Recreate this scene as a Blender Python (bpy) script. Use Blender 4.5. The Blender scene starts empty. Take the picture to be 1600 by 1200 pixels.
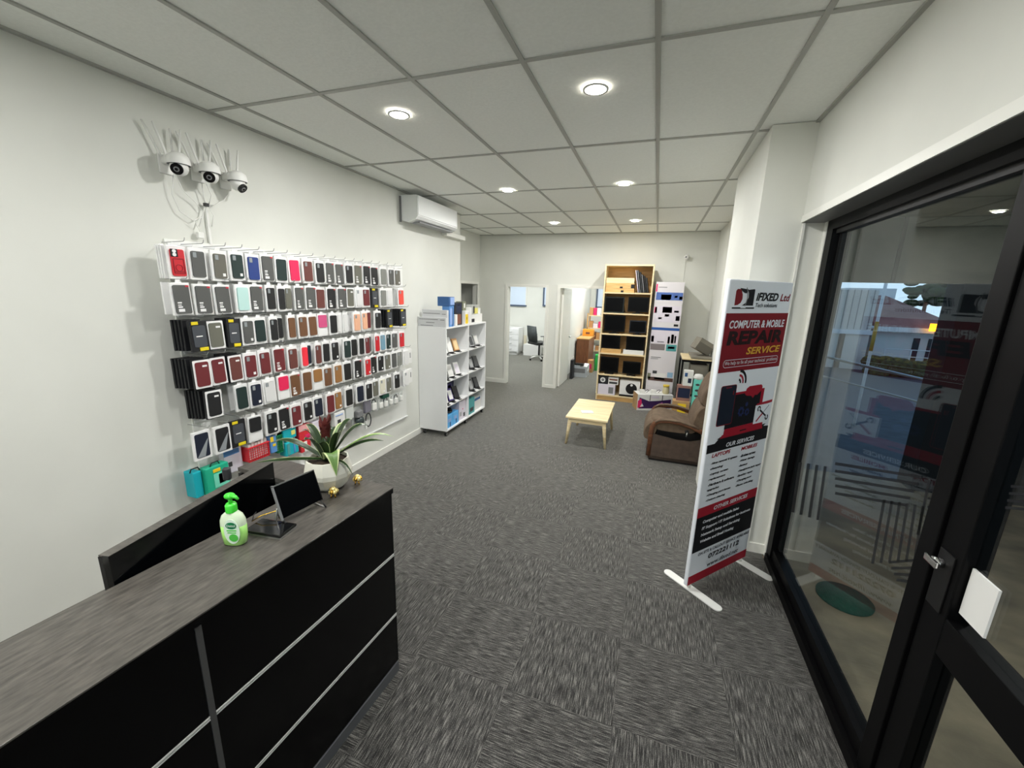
import bpy, bmesh, math, random
from mathutils import Vector, Matrix
random.seed(7)
scene = bpy.context.scene
COL = scene.collection
PI = math.pi

# ---------------------------------------------------------------- camera
CAM_R = ((0.9434037, -0.3163996, -0.0994016),
         (0.3304946, 0.9218652, 0.2023309),
         (0.0276174, -0.2237315, 0.9742595))      # columns: right, forward, up
cd = bpy.data.cameras.new('camera')
cd.sensor_fit = 'HORIZONTAL'; cd.sensor_width = 36.0
cd.lens = 36.0 * 633.82 / 1600.0
cd.clip_start = 0.02; cd.clip_end = 300
cam = bpy.data.objects.new('camera', cd); COL.objects.link(cam)
m = Matrix.Identity(4)
for r in range(3):
    m[r][0] = CAM_R[r][0]; m[r][1] = CAM_R[r][2]; m[r][2] = -CAM_R[r][1]
m[0][3], m[1][3], m[2][3] = 0.0, 0.0, 1.87
cam.matrix_world = m
scene.camera = cam

# ---------------------------------------------------------------- world, exposure
world = bpy.data.worlds.new('dusk'); scene.world = world; world.use_nodes = True
wn = world.node_tree.nodes; wl = world.node_tree.links
bg = wn['Background']
tc = wn.new('ShaderNodeTexCoord'); sx = wn.new('ShaderNodeSeparateXYZ'); rp = wn.new('ShaderNodeValToRGB')
wl.new(tc.outputs['Generated'], sx.inputs[0]); wl.new(sx.outputs['Z'], rp.inputs[0])
rp.color_ramp.elements[0].position = 0.0; rp.color_ramp.elements[0].color = (0.42, 0.55, 0.68, 1)
rp.color_ramp.elements[1].position = 0.6; rp.color_ramp.elements[1].color = (0.10, 0.19, 0.32, 1)
wl.new(rp.outputs[0], bg.inputs['Color']); bg.inputs['Strength'].default_value = 2.2
vs = scene.view_settings
scene.display_settings.display_device = 'sRGB'
vs.view_transform = 'Standard'; vs.look = 'None'; vs.gamma = 1.0; vs.exposure = 0.0; vs.use_curve_mapping = False
LAMP_W = 21.3          # power of one ceiling downlight
ROOM_W = 85.0          # power of a ceiling light in a back office

# ---------------------------------------------------------------- materials
def lin(c):
    return tuple(((v/255.0)/12.92 if v/255.0 <= 0.04045 else ((v/255.0+0.055)/1.055)**2.4) for v in c)
MATS = {}
def mat(name, rgb=(200,200,200), rough=0.6, metal=0.0, coat=0.0, emit=None, es=0.0, alpha=1.0, spec=0.5):
    if name in MATS: return MATS[name]
    M = bpy.data.materials.new(name); M.use_nodes = True
    p = M.node_tree.nodes['Principled BSDF']
    p.inputs['Base Color'].default_value = (*lin(rgb), 1)
    p.inputs['Roughness'].default_value = rough; p.inputs['Metallic'].default_value = metal
    p.inputs['Coat Weight'].default_value = coat; p.inputs['Specular IOR Level'].default_value = spec
    if emit: p.inputs['Emission Color'].default_value = (*lin(emit), 1); p.inputs['Emission Strength'].default_value = es
    p.inputs['Alpha'].default_value = alpha
    MATS[name] = M; return M
def nd(M, t): return M.node_tree.nodes.new(t)
def lk(M, a, b): M.node_tree.links.new(a, b)
def noisy(name, c1, c2, scale=(8,8,8), rough=0.6, bump=0.0, detail=4, lo=0.35, hi=0.65, metal=0.0, coords='Object', spec=0.5):
    """two-colour noise material"""
    if name in MATS: return MATS[name]
    M = mat(name, c1, rough, metal, spec=spec); p = M.node_tree.nodes['Principled BSDF']
    t = nd(M,'ShaderNodeTexCoord'); mp = nd(M,'ShaderNodeMapping'); n = nd(M,'ShaderNodeTexNoise'); r = nd(M,'ShaderNodeValToRGB')
    mp.inputs['Scale'].default_value = scale; n.inputs['Scale'].default_value = 1.0; n.inputs['Detail'].default_value = detail
    lk(M,t.outputs[coords],mp.inputs[0]); lk(M,mp.outputs[0],n.inputs['Vector']); lk(M,n.outputs['Fac'],r.inputs[0])
    r.color_ramp.elements[0].position = lo; r.color_ramp.elements[0].color = (*lin(c1),1)
    r.color_ramp.elements[1].position = hi; r.color_ramp.elements[1].color = (*lin(c2),1)
    lk(M,r.outputs[0],p.inputs['Base Color'])
    if bump:
        b = nd(M,'ShaderNodeBump'); b.inputs['Strength'].default_value = bump; b.inputs['Distance'].default_value = 0.01
        lk(M,n.outputs['Fac'],b.inputs['Height']); lk(M,b.outputs[0],p.inputs['Normal'])
    return M

WALL = noisy('wall_paint', (221,222,214), (226,227,219), (2,2,2), 0.75)
CEIL = noisy('ceiling_tile', (244,246,240), (248,250,244), (60,60,60), 0.9, bump=0.15)
BAR = mat('ceiling_grid_bar', (176,177,170), 0.5)
TRIM = mat('trim_white', (236,236,228), 0.4)
WHITE = mat('white_laminate', (238,239,238), 0.35)
WPLAST = mat('white_plastic', (235,235,230), 0.35)
BLKGLOSS = mat('black_gloss_laminate', (2,2,3), 0.18, spec=0.22)
BLKFRAME = mat('black_aluminium', (4,4,5), 0.5, spec=0.16)
BLACK = mat('black_plastic', (14,14,15), 0.4)
STEEL = mat('steel', (190,190,188), 0.3, 1.0)
CHROME = mat('chrome', (220,220,220), 0.12, 1.0)
DGREY = mat('dark_grey_plastic', (52,53,55), 0.5)
GREY = mat('grey_plastic', (128,129,130), 0.5)
COUNTER = noisy('counter_grey_grain', (60,58,54), (92,88,82), (90,16,30), 0.30, bump=0.04, detail=8, lo=0.3, hi=0.7)
GOLD = mat('gold', (225,180,80), 0.25, 1.0)
GRNTRIM = mat('edge_highlight',(150,150,148),0.4)
PAPER = mat('paper', (236,236,232), 0.7)
KRAFT = noisy('kraft_card', (176,140,96), (190,155,110), (6,6,40), 0.8)
PINE = noisy('pine_wood', (226,202,154), (242,226,184), (3,40,40), 0.45, detail=6)
PINE_D = noisy('pine_wood_orange', (205,160,95), (226,184,120), (4,50,50), 0.5, detail=6)
PINE_E = mat('pine_edge', (236,214,168), 0.5)
BROWNWOOD = noisy('brown_wood', (120,72,42), (146,92,56), (30,4,4), 0.4)
ARMWOOD = noisy('arm_wood', (88,56,38), (118,76,50), (10,40,40), 0.35)
SUEDE = noisy('brown_suede', (92,76,60), (110,93,75), (14,14,14), 0.9, bump=0.2, detail=5)
SUEDE_D = noisy('brown_suede_side', (74,62,54), (86,72,62), (14,14,14), 0.95, bump=0.1)

def carpet():
    M = mat('carpet_tiles', (50,50,50), 0.95, spec=0.1); p = M.node_tree.nodes['Principled BSDF']
    t = nd(M,'ShaderNodeTexCoord'); s = nd(M,'ShaderNodeSeparateXYZ'); lk(M,t.outputs['Object'],s.inputs[0])
    def mth(op, a, b=None, c=None):
        n = nd(M,'ShaderNodeMath'); n.operation = op
        for i, v in enumerate((a,b,c)):
            if v is None: continue
            if isinstance(v,(int,float)): n.inputs[i].default_value = v
            else: lk(M, v, n.inputs[i])
        return n.outputs[0]
    ix = mth('FLOOR', mth('DIVIDE', s.outputs[0], 0.5)); iy = mth('FLOOR', mth('DIVIDE', s.outputs[1], 0.5))
    par = mth('PINGPONG', mth('ADD', ix, iy), 1.0)
    outs = []
    for sc in ((250,13,1),(13,250,1)):
        mp = nd(M,'ShaderNodeMapping'); mp.inputs['Scale'].default_value = sc
        n = nd(M,'ShaderNodeTexNoise'); n.inputs['Scale'].default_value = 1.0; n.inputs['Detail'].default_value = 3; n.inputs['Roughness'].default_value = 0.65
        lk(M,t.outputs['Object'],mp.inputs[0]); lk(M,mp.outputs[0],n.inputs['Vector']); outs.append(n.outputs['Fac'])
    mix = nd(M,'ShaderNodeMix'); mix.data_type = 'FLOAT'
    lk(M,par,mix.inputs[0]); lk(M,outs[0],mix.inputs[2]); lk(M,outs[1],mix.inputs[3])
    fn = nd(M,'ShaderNodeTexNoise'); fn.inputs['Scale'].default_value = 330.0; fn.inputs['Detail'].default_value = 2; lk(M,t.outputs['Object'],fn.inputs['Vector'])
    fm = mth('ADD', mth('MULTIPLY', mix.outputs[0], 0.68), mth('MULTIPLY', fn.outputs['Fac'], 0.32))
    r = nd(M,'ShaderNodeValToRGB'); e = r.color_ramp.elements
    e[0].position = 0.40; e[0].color = (*lin((22,22,22)),1); e[1].position = 0.64; e[1].color = (*lin((140,138,132)),1)
    k = e.new(0.50); k.color = (*lin((62,61,60)),1)
    lk(M,fm,r.inputs[0]); lk(M,r.outputs[0],p.inputs['Base Color'])
    p.inputs['Sheen Weight'].default_value = 0.85; p.inputs['Sheen Roughness'].default_value = 0.45; p.inputs['Sheen Tint'].default_value = (*lin((225,224,214)),1)
    b = nd(M,'ShaderNodeBump'); b.inputs['Strength'].default_value = 0.3; b.inputs['Distance'].default_value = 0.005
    lk(M,mix.outputs[0],b.inputs['Height']); lk(M,b.outputs[0],p.inputs['Normal'])
    return M
CARPET = carpet()

def glass(name, tint=(0.86,0.9,0.9), base=0.045):
    M = bpy.data.materials.new(name); M.use_nodes = True; nt = M.node_tree; nt.nodes.clear()
    o = nt.nodes.new('ShaderNodeOutputMaterial'); mx = nt.nodes.new('ShaderNodeMixShader')
    t = nt.nodes.new('ShaderNodeBsdfTransparent'); g = nt.nodes.new('ShaderNodeBsdfGlossy')
    t.inputs[0].default_value = (*tint,1); g.inputs['Roughness'].default_value = 0.0
    lw = nt.nodes.new('ShaderNodeLayerWeight'); lw.inputs[0].default_value = 0.5
    pw = nt.nodes.new('ShaderNodeMath'); pw.operation = 'POWER'; pw.inputs[1].default_value = 5.0
    ma = nt.nodes.new('ShaderNodeMath'); ma.operation = 'MULTIPLY_ADD'; ma.inputs[1].default_value = 0.9; ma.inputs[2].default_value = base
    nt.links.new(lw.outputs['Facing'], pw.inputs[0]); nt.links.new(pw.outputs[0], ma.inputs[0])
    nt.links.new(ma.outputs[0], mx.inputs[0]); nt.links.new(t.outputs[0], mx.inputs[1]); nt.links.new(g.outputs[0], mx.inputs[2])
    nt.links.new(mx.outputs[0], o.inputs[0]); MATS[name] = M; return M
GLASS = glass('window_glass')
CLEAR = glass('clear_plastic', (0.96,0.97,0.97), 0.05)

# ---------------------------------------------------------------- mesh builder
FONT = {}
def text_geo(s, bold, shear):
    k = (s, bold, shear)
    if k not in FONT:
        c = bpy.data.curves.new('txt','FONT'); c.body = s; c.size = 1.0; c.offset = bold; c.shear = shear; c.resolution_u = 3; c.fill_mode = 'FRONT'
        o = bpy.data.objects.new('txt', c)
        me = bpy.data.meshes.new_from_object(o)
        FONT[k] = ([v.co.copy() for v in me.vertices], [tuple(p.vertices) for p in me.polygons])
        bpy.data.objects.remove(o); bpy.data.curves.remove(c); bpy.data.meshes.remove(me)
    return FONT[k]

class MB:
    def __init__(s): s.bm = bmesh.new(); s.mats = []
    def mi(s, M):
        if M not in s.mats: s.mats.append(M)
        return s.mats.index(M)
    def _add(s, bm2, M, X=None, smooth=False):
        i = s.mi(M); vm = {}
        for v in bm2.verts: vm[v] = s.bm.verts.new((X @ v.co) if X else v.co)
        for f in bm2.faces:
            try: nf = s.bm.faces.new([vm[v] for v in f.verts])
            except ValueError: continue
            nf.material_index = i; nf.smooth = smooth or f.smooth
        bm2.free()
    def box(s, x0,x1,y0,y1,z0,z1, M, bev=0.0, X=None, seg=2):
        b = bmesh.new(); bmesh.ops.create_cube(b, size=1.0)
        for v in b.verts:
            v.co = Vector(((x0+x1)/2 + v.co.x*(x1-x0), (y0+y1)/2 + v.co.y*(y1-y0), (z0+z1)/2 + v.co.z*(z1-z0)))
        if bev: 
            bmesh.ops.bevel(b, geom=b.edges[:], offset=bev, segments=seg, profile=0.6, affect='EDGES')
            if seg > 2:
                for f in b.faces: f.smooth = True
        s._add(b, M, X); return s
    def prism(s, pts, off, M, X=None):
        b = bmesh.new(); off = Vector(off)
        a = [b.verts.new(Vector(p)) for p in pts]; c = [b.verts.new(Vector(p)+off) for p in pts]
        b.faces.new(a); b.faces.new(c[::-1]); n = len(pts)
        for i in range(n): b.faces.new((a[i], c[i], c[(i+1)%n], a[(i+1)%n]))
        bmesh.ops.recalc_face_normals(b, faces=b.faces[:])
        s._add(b, M, X); return s
    def poly(s, pts, M, X=None):
        b = bmesh.new(); b.faces.new([b.verts.new(Vector(p)) for p in pts]); s._add(b, M, X); return s
    def cyl(s, p, q, r, M, r2=None, seg=16, X=None):
        p = Vector(p); q = Vector(q); d = q-p
        b = bmesh.new(); bmesh.ops.create_cone(b, cap_ends=True, segments=seg, radius1=r, radius2=r if r2 is None else r2, depth=d.length)
        for f in b.faces:
            if len(f.verts) == 4: f.smooth = True
        T = Matrix.Translation((p+q)/2) @ d.to_track_quat('Z','Y').to_matrix().to_4x4()
        s._add(b, M, (X @ T) if X else T); return s
    def sphere(s, c, r, M, seg=16, sc=(1,1,1), X=None):
        b = bmesh.new(); bmesh.ops.create_uvsphere(b, u_segments=seg, v_segments=max(6,seg//2), radius=r)
        for f in b.faces: f.smooth = True
        T = Matrix.Translation(Vector(c)) @ Matrix.Diagonal((*sc,1))
        s._add(b, M, (X @ T) if X else T); return s
    def tube(s, path, r, M, seg=8, X=None, flat=None):
        path = [Vector(p) for p in path]; n = len(path); b = bmesh.new(); rings = []
        up = None
        for i, p in enumerate(path):
            t = (path[min(i+1,n-1)] - path[max(i-1,0)]).normalized()
            if up is None:
                up = Vector((0,0,1)) if abs(t.z) < 0.9 else Vector((0,1,0))
            u = (up - t*up.dot(t)).normalized(); w = t.cross(u); up = u
            rr = r[i] if isinstance(r,(list,tuple)) else r
            fx, fy = flat if flat else (1,1)
            rings.append([b.verts.new(p + (u*math.cos(2*PI*k/seg)*fx + w*math.sin(2*PI*k/seg)*fy)*rr) for k in range(seg)])
        for i in range(n-1):
            for k in range(seg):
                f = b.faces.new((rings[i][k], rings[i+1][k], rings[i+1][(k+1)%seg], rings[i][(k+1)%seg])); f.smooth = True
        b.faces.new(rings[0]); b.faces.new(rings[-1][::-1])
        bmesh.ops.recalc_face_normals(b, faces=b.faces[:])
        s._add(b, M, X); return s
    def lathe(s, prof, c, M, seg=24, X=None, smooth=True, close=True):
        b = bmesh.new(); c = Vector(c); rings = []
        for r, z in prof:
            rings.append([b.verts.new(c + Vector((r*math.cos(2*PI*k/seg), r*math.sin(2*PI*k/seg), z))) for k in range(seg)])
        for i in range(len(prof)-1):
            for k in range(seg):
                f = b.faces.new((rings[i][k], rings[i][(k+1)%seg], rings[i+1][(k+1)%seg], rings[i+1][k])); f.smooth = smooth
        if close: b.faces.new(rings[0][::-1]); b.faces.new(rings[-1])
        s._add(b, M, X); return s
    def loft(s, rings, M, X=None, smooth=True, cap=True):
        b = bmesh.new(); R = [[b.verts.new(Vector(p)) for p in r] for r in rings]
        for i in range(len(R)-1):
            n = len(R[i])
            for k in range(n):
                f = b.faces.new((R[i][k], R[i][(k+1)%n], R[i+1][(k+1)%n], R[i+1][k])); f.smooth = smooth
        if cap: b.faces.new(R[0][::-1]); b.faces.new(R[-1])
        bmesh.ops.recalc_face_normals(b, faces=b.faces[:])
        s._add(b, M, X); return s
    def strip(s, L, R, M, X=None, smooth=True):
        b = bmesh.new(); l = [b.verts.new(Vector(p)) for p in L]; r = [b.verts.new(Vector(p)) for p in R]
        for i in range(len(l)-1):
            f = b.faces.new((l[i], r[i], r[i+1], l[i+1])); f.smooth = smooth
        s._add(b, M, X); return s
    def text(s, t, x0, x1, y0, y1, M, X, bold=0.0, shear=0.0):
        """lettering fitted to a rectangle of the X matrix's xy plane"""
        vs_, fs = text_geo(t, bold, shear)
        if not vs_: return s
        ax = min(v.x for v in vs_); bx = max(v.x for v in vs_); ay = min(v.y for v in vs_); by = max(v.y for v in vs_)
        b = bmesh.new()
        vv = [b.verts.new((x0+(v.x-ax)/(bx-ax)*(x1-x0), y0+(v.y-ay)/(by-ay)*(y1-y0), 0)) for v in vs_]
        for f in fs:
            try: b.faces.new([vv[i] for i in f])
            except ValueError: pass
        s._add(b, M, X); return s
    def build(s, name, parent=None, loc=None, rot=None, kind=None, label=None, cat=None, group=None):
        me = bpy.data.meshes.new(name); s.bm.to_mesh(me); s.bm.free()
        for M in s.mats: me.materials.append(M)
        o = bpy.data.objects.new(name, me); COL.objects.link(o)
        if parent: o.parent = parent
        if loc is not None: o.location = loc
        if rot is not None: o.rotation_euler = rot
        tag(o, label, cat, group, kind); return o

def tag(o, label=None, cat=None, group=None, kind=None):
    if label: o['label'] = label
    if cat: o['category'] = cat
    if group: o['group'] = group
    if kind: o['kind'] = kind
def thing(name, label, cat, loc=(0,0,0), rotz=0.0, group=None):
    o = bpy.data.objects.new(name, None); COL.objects.link(o); o.empty_display_size = 0.05
    o.location = loc; o.rotation_euler = (0,0,rotz); tag(o, label, cat, group); return o
def struct(name, mb): return mb.build(name, kind='structure')
def B(*a, **k): return MB().box(*a, **k)
def basis(o, x, y, z):
    """matrix with origin o and axes x, y, z"""
    M = Matrix.Identity(4)
    for i, a in enumerate((x,y,z,o)):
        for r in range(3): M[r][i] = a[r]
    return M
def XZ(y): return basis((0,y,0), (1,0,0), (0,0,1), (0,-1,0))     # faces -y, text reads along +x
def YZ(x): return basis((x,0,0), (0,1,0), (0,0,1), (1,0,0))      # faces +x, text reads along +y

# ================================================================ THE ROOM
H = 2.917
struct('floor', B(-5.2,0.93,-2.6,12.1,-0.06,0, CARPET))
cb = MB(); cb.box(-5.2,1.1,-2.6,12.1,H+0.004,H+0.06, CEIL)
k = -0.1037
xs = [k+0.6*i for i in range(-9,3)]; ys = [2.069+1.2*j for j in range(-4,9)]
for x in xs: cb.box(x-0.012,x+0.012,-2.6,7.73,H-0.003,H+0.005,BAR)
for y in ys:
    if y < 7.73: cb.box(-3.4,1.0,y-0.012,y+0.012,H-0.0024,H+0.005,BAR)
cb.box(-2.79,-2.768,-2.5,5.62,H-0.008,H+0.005,BAR); cb.box(-3.4,0.87,7.708,7.73,H-0.008,H+0.005,BAR)
cb.box(0.798,0.82,-2.5,3.18,H-0.008,H+0.005,BAR)
struct('ceiling', cb)
struct('wall_left', B(-3.4,-2.79,-2.6,5.62,0,H,WALL))
wr = MB(); wr.box(-3.5,-3.4,5.62,6.86,0,H,WALL).box(-3.5,-3.4,6.86,7.60,1.98,H,WALL).box(-3.5,-3.4,7.60,7.73,0,H,WALL)
struct('wall_recess', wr)
wb = MB()
wb.box(-5.2,-2.80,7.73,7.85,0,H,WALL).box(-2.80,-2.0,7.73,7.85,1.97,H,WALL).box(-2.0,-1.75,7.73,7.85,0,H,WALL)
wb.box(-1.75,-0.93,7.73,7.85,1.97,H,WALL).box(-0.93,1.1,7.73,7.85,0,H,WALL)
struct('wall_back', wb)
struct('wall_right', B(0.87,1.1,4.35,7.73,0,H,WALL))
pl = B(0.57,1.03,3.18,4.35,0,H,WALL); pl.box(0.822,0.836,3.168,3.18,0,H,TRIM); pl.box(0.94,0.962,3.13,3.18,0,2.34,TRIM)
pl.box(0.955,1.03,4.35,4.36,0,H,WALL)
struct('wall_pillar', pl)
struct('wall_front', B(-3.4,1.1,-2.7,-2.6,0,H,WALL))
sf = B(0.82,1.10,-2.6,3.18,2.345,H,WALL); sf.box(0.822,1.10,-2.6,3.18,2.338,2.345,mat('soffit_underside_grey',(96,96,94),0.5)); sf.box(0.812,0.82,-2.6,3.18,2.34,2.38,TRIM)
struct('wall_soffit', sf)
# skirting boards
struct('baseboard_left', B(-2.79,-2.775,-2.6,5.63,0,0.075,TRIM,bev=0.003))
struct('baseboard_recess', B(-3.4,-3.385,5.62,6.82,0,0.075,TRIM).box(-3.385,-2.84,7.715,7.73,0,0.075,TRIM).box(-3.4,-2.78,5.62,5.632,0,0.075,TRIM))
struct('baseboard_pillar', B(0.57,0.945,3.165,3.18,0,0.075,TRIM))
struct('baseboard_right', B(0.856,0.87,4.35,7.73,0,0.075,TRIM).box(-0.88,0.86,7.716,7.73,0,0.075,TRIM))
struct('baseboard_back', B(-1.96,-1.79,7.715,7.73,0,0.06,TRIM))
# door surrounds
def surround(n, x0, x1, z):
    t = MB()
    t.box(x0-0.04,x0+0.012,7.712,7.868,0,z+0.045,TRIM).box(x1-0.012,x1+0.04,7.712,7.868,0,z+0.045,TRIM).box(x0+0.012,x1-0.012,7.712,7.868,z-0.005,z+0.045,TRIM)
    struct(n, t)
surround('trim_1', -2.80, -2.0, 1.955); surround('trim_2', -1.75, -0.93, 1.955)
t3 = MB(); t3.box(-3.41,-3.385,6.815,6.86,0,2.025,TRIM).box(-3.41,-3.385,7.60,7.645,0,2.025,TRIM).box(-3.41,-3.385,6.86,7.60,1.98,2.025,TRIM)
struct('trim_3', t3)
# the open leaf of the second office doorway
dl = struct('door_1', B(-1.735,-1.695,7.87,8.66,0.01,1.94,TRIM,bev=0.003))
dh = MB(); dh.cyl((-1.695,8.59,0.95),(-1.655,8.59,0.95),0.012,STEEL).cyl((-1.655,8.60,0.95),(-1.655,8.48,0.95),0.009,STEEL).cyl((-1.706,8.59,0.95),(-1.698,8.59,0.95),0.026,STEEL)
dh.build('door_handle', dl)
B(-1.75,-1.735,7.862,7.89,1.80,1.90,STEEL).build('hinge', dl)
# grey corridor behind the recess doorway
GREYDOOR = mat('grey_door_paint',(150,150,146),0.6)
struct('wall_corridor', B(-4.9,-4.8,5.7,8.0,0,H,WALL).box(-4.8,-3.5,5.6,5.7,0,H,WALL))
cdoor = struct('door_2', B(-3.98,-3.94,6.88,7.68,0.01,1.96,GREYDOOR)); B(-3.94,-3.925,7.45,7.49,0.98,1.02,STEEL).build('door_handle', cdoor)
# offices behind the back wall
struct('wall_office', B(-5.2,1.1,12.0,12.1,0,H,WALL))
struct('wall_partition', B(-1.90,-1.80,8.75,12.0,0,H,WALL).box(-1.90,-1.80,7.85,8.75,0,H,WALL))
struct('wall_office_side', B(-5.3,-5.2,7.85,12.0,0,H,WALL).box(0.2,0.3,7.85,12.0,0,H,WALL))
struct('baseboard_office', B(-5.2,-1.9,11.985,12.0,0,0.075,TRIM).box(-1.8,0.2,11.985,12.0,0,0.075,TRIM))
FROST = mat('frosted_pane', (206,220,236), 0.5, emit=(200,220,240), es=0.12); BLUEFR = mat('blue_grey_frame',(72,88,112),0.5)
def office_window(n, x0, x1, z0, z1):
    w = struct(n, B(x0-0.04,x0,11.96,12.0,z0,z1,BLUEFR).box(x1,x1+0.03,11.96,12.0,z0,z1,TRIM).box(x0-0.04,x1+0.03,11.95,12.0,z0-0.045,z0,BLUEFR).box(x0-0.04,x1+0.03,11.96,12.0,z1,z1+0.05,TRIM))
    B(x0,x1,11.985,11.998,z0,z1,FROST).build('window_pane', w)
office_window('window_1', -4.40, -3.75, 1.46, 2.35); office_window('window_2', -3.17, -2.5, 1.49, 2.35); office_window('window_3', -1.60, -0.95, 1.50, 2.35)

# ---------------------------------------------------------------- shopfront
RUB = mat('rubber_seal',(6,6,6),0.6)
fr = MB()
fr.box(0.945,1.03,3.04,3.165,0,2.34,BLKFRAME).box(0.985,1.03,3.0,3.04,0.14,2.30,RUB)
fr.box(0.945,1.03,-2.6,3.04,2.28,2.34,BLKFRAME).box(0.965,1.01,-2.6,3.04,2.255,2.28,RUB)
fr.box(0.93,1.04,1.60,3.10,0,0.055,BLKFRAME).box(0.955,1.02,1.60,3.10,0.055,0.13,BLKFRAME)
fr.box(0.945,1.03,1.585,1.665,0,2.28,BLKFRAME,bev=0.004)
fr.box(0.93,1.04,-2.6,1.60,0,0.025,BLKFRAME)
fr.box(0.945,1.03,0.48,0.56,0,2.28,BLKFRAME).box(0.955,1.02,-2.6,0.48,0.03,0.13,BLKFRAME)
struct('trim_shopfront', fr)
w4 = struct('window_4', B(0.983,0.989,1.665,3.02,0.13,2.255,GLASS))
STRIPE = mat('dark_pane_stripe',(10,14,20),0.8,alpha=0.85)  # flat dark see-through stripes laid over the panes
STRIPES1 = [[(2.476, 1.029), (1.802, 1.25), (1.8, 1.24), (2.474, 1.013)], [(2.458, 0.994), (1.812, 1.218), (1.81, 1.207), (2.456, 0.979)], [(2.44, 0.959), (1.822, 1.184), (1.82, 1.173), (2.439, 0.944)], [(2.423, 0.925), (1.832, 1.15), (1.831, 1.139), (2.421, 0.91)], [(2.405, 0.891), (1.843, 1.115), (1.842, 1.104), (2.404, 0.876)], [(2.919, 0.846), (2.882, 0.51), (2.929, 0.488), (2.966, 0.829)], [(2.788, 0.891), (2.747, 0.567), (2.789, 0.546), (2.831, 0.876)], [(2.67, 0.931), (2.625, 0.617), (2.663, 0.599), (2.708, 0.918)], [(2.562, 0.969), (2.515, 0.663), (2.549, 0.646), (2.597, 0.956)], [(1.752, 1.258), (1.732, 1.048), (1.747, 1.042), (1.766, 1.254)], [(1.713, 1.269), (1.693, 1.064), (1.707, 1.058), (1.727, 1.265)], [(1.676, 1.279), (1.656, 1.08), (1.669, 1.074), (1.689, 1.275)], [(1.641, 1.288), (1.621, 1.095), (1.633, 1.089), (1.653, 1.284)], [(1.608, 1.297), (1.587, 1.109), (1.599, 1.103), (1.62, 1.294)], [(1.975, 1.065), (1.943, 0.782), (1.962, 0.771), (1.994, 1.057)], [(1.924, 1.085), (1.891, 0.822), (1.909, 0.811), (1.942, 1.078)], [(1.876, 1.105), (1.842, 0.858), (1.859, 0.849), (1.893, 1.098)], [(1.83, 1.123), (1.796, 0.893), (1.812, 0.884), (1.846, 1.116)], [(1.787, 1.14), (1.753, 0.925), (1.768, 0.917), (1.802, 1.134)], [(1.747, 1.156), (1.713, 0.956), (1.727, 0.948), (1.761, 1.15)], [(1.857, 0.855), (1.628, 1.028), (1.624, 1.02), (1.851, 0.847)], [(1.832, 0.846), (1.611, 1.005), (1.608, 0.996), (1.828, 0.837)], [(1.809, 0.837), (1.595, 0.982), (1.592, 0.973), (1.805, 0.827)], [(1.785, 0.828), (1.578, 0.96), (1.576, 0.95), (1.783, 0.817)], [(1.755, 1.22), (1.595, 1.281), (1.594, 1.274), (1.753, 1.213)], [(1.743, 1.193), (1.593, 1.253), (1.592, 1.246), (1.742, 1.186)], [(1.732, 1.166), (1.591, 1.225), (1.589, 1.218), (1.73, 1.159)], [(1.721, 1.14), (1.588, 1.196), (1.587, 1.19), (1.719, 1.132)], [(1.709, 1.113), (1.586, 1.168), (1.585, 1.161), (1.708, 1.106)], [(1.698, 1.087), (1.584, 1.139), (1.583, 1.132), (1.697, 1.079)]]
STRIPES2 = [[(1.444, 1.382), (1.351, 1.416), (1.35, 1.409), (1.442, 1.375)], [(1.443, 1.361), (1.345, 1.4), (1.344, 1.393), (1.441, 1.354)], [(1.441, 1.34), (1.339, 1.383), (1.337, 1.376), (1.439, 1.333)], [(1.44, 1.319), (1.333, 1.366), (1.331, 1.36), (1.438, 1.311)]]
def overlay(parent, quads):
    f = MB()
    for q in quads: f.poly([(0.9815,y,z) for y,z in q], STRIPE)
    f.build('pane_stripes', parent, label='dark stripe pattern on the pane')
overlay(w4, STRIPES1)
struct('window_5', B(0.983,0.989,-2.6,0.48,0.13,2.255,GLASS))
# door of the shopfront: stiles, rails, two panes
d3 = struct('door_3', B(0.955,1.02,1.475,1.58,0.03,2.27,BLKFRAME,bev=0.004).box(0.955,1.02,0.57,0.67,0.03,2.27,BLKFRAME)
    .box(0.955,1.02,0.67,1.475,0.775,0.905,BLKFRAME,bev=0.003).box(0.955,1.02,0.67,1.475,0.03,0.16,BLKFRAME).box(0.955,1.02,0.67,1.475,2.18,2.27,BLKFRAME))
pane = B(0.983,0.989,0.67,1.475,0.905,2.18,GLASS).build('door_pane', d3); overlay(pane, STRIPES2)
B(0.983,0.989,0.67,1.475,0.16,0.775,GLASS).build('door_pane', d3)
lk_ = MB(); lk_.cyl((0.955,1.545,1.055),(0.925,1.545,1.055),0.016,CHROME).box(0.917,0.927,1.515,1.575,1.045,1.067,CHROME,bev=0.003).box(0.95,0.956,1.50,1.57,0.90,1.10,BLACK,bev=0.002)
lk_.build('lock_turn', d3, label='chrome thumb turn')
MB().box(0.975,0.982,1.367,1.468,0.94,1.097,PAPER).build('paper_notice', label='blank white paper notice taped inside the shopfront door glass', cat='notice')

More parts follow.
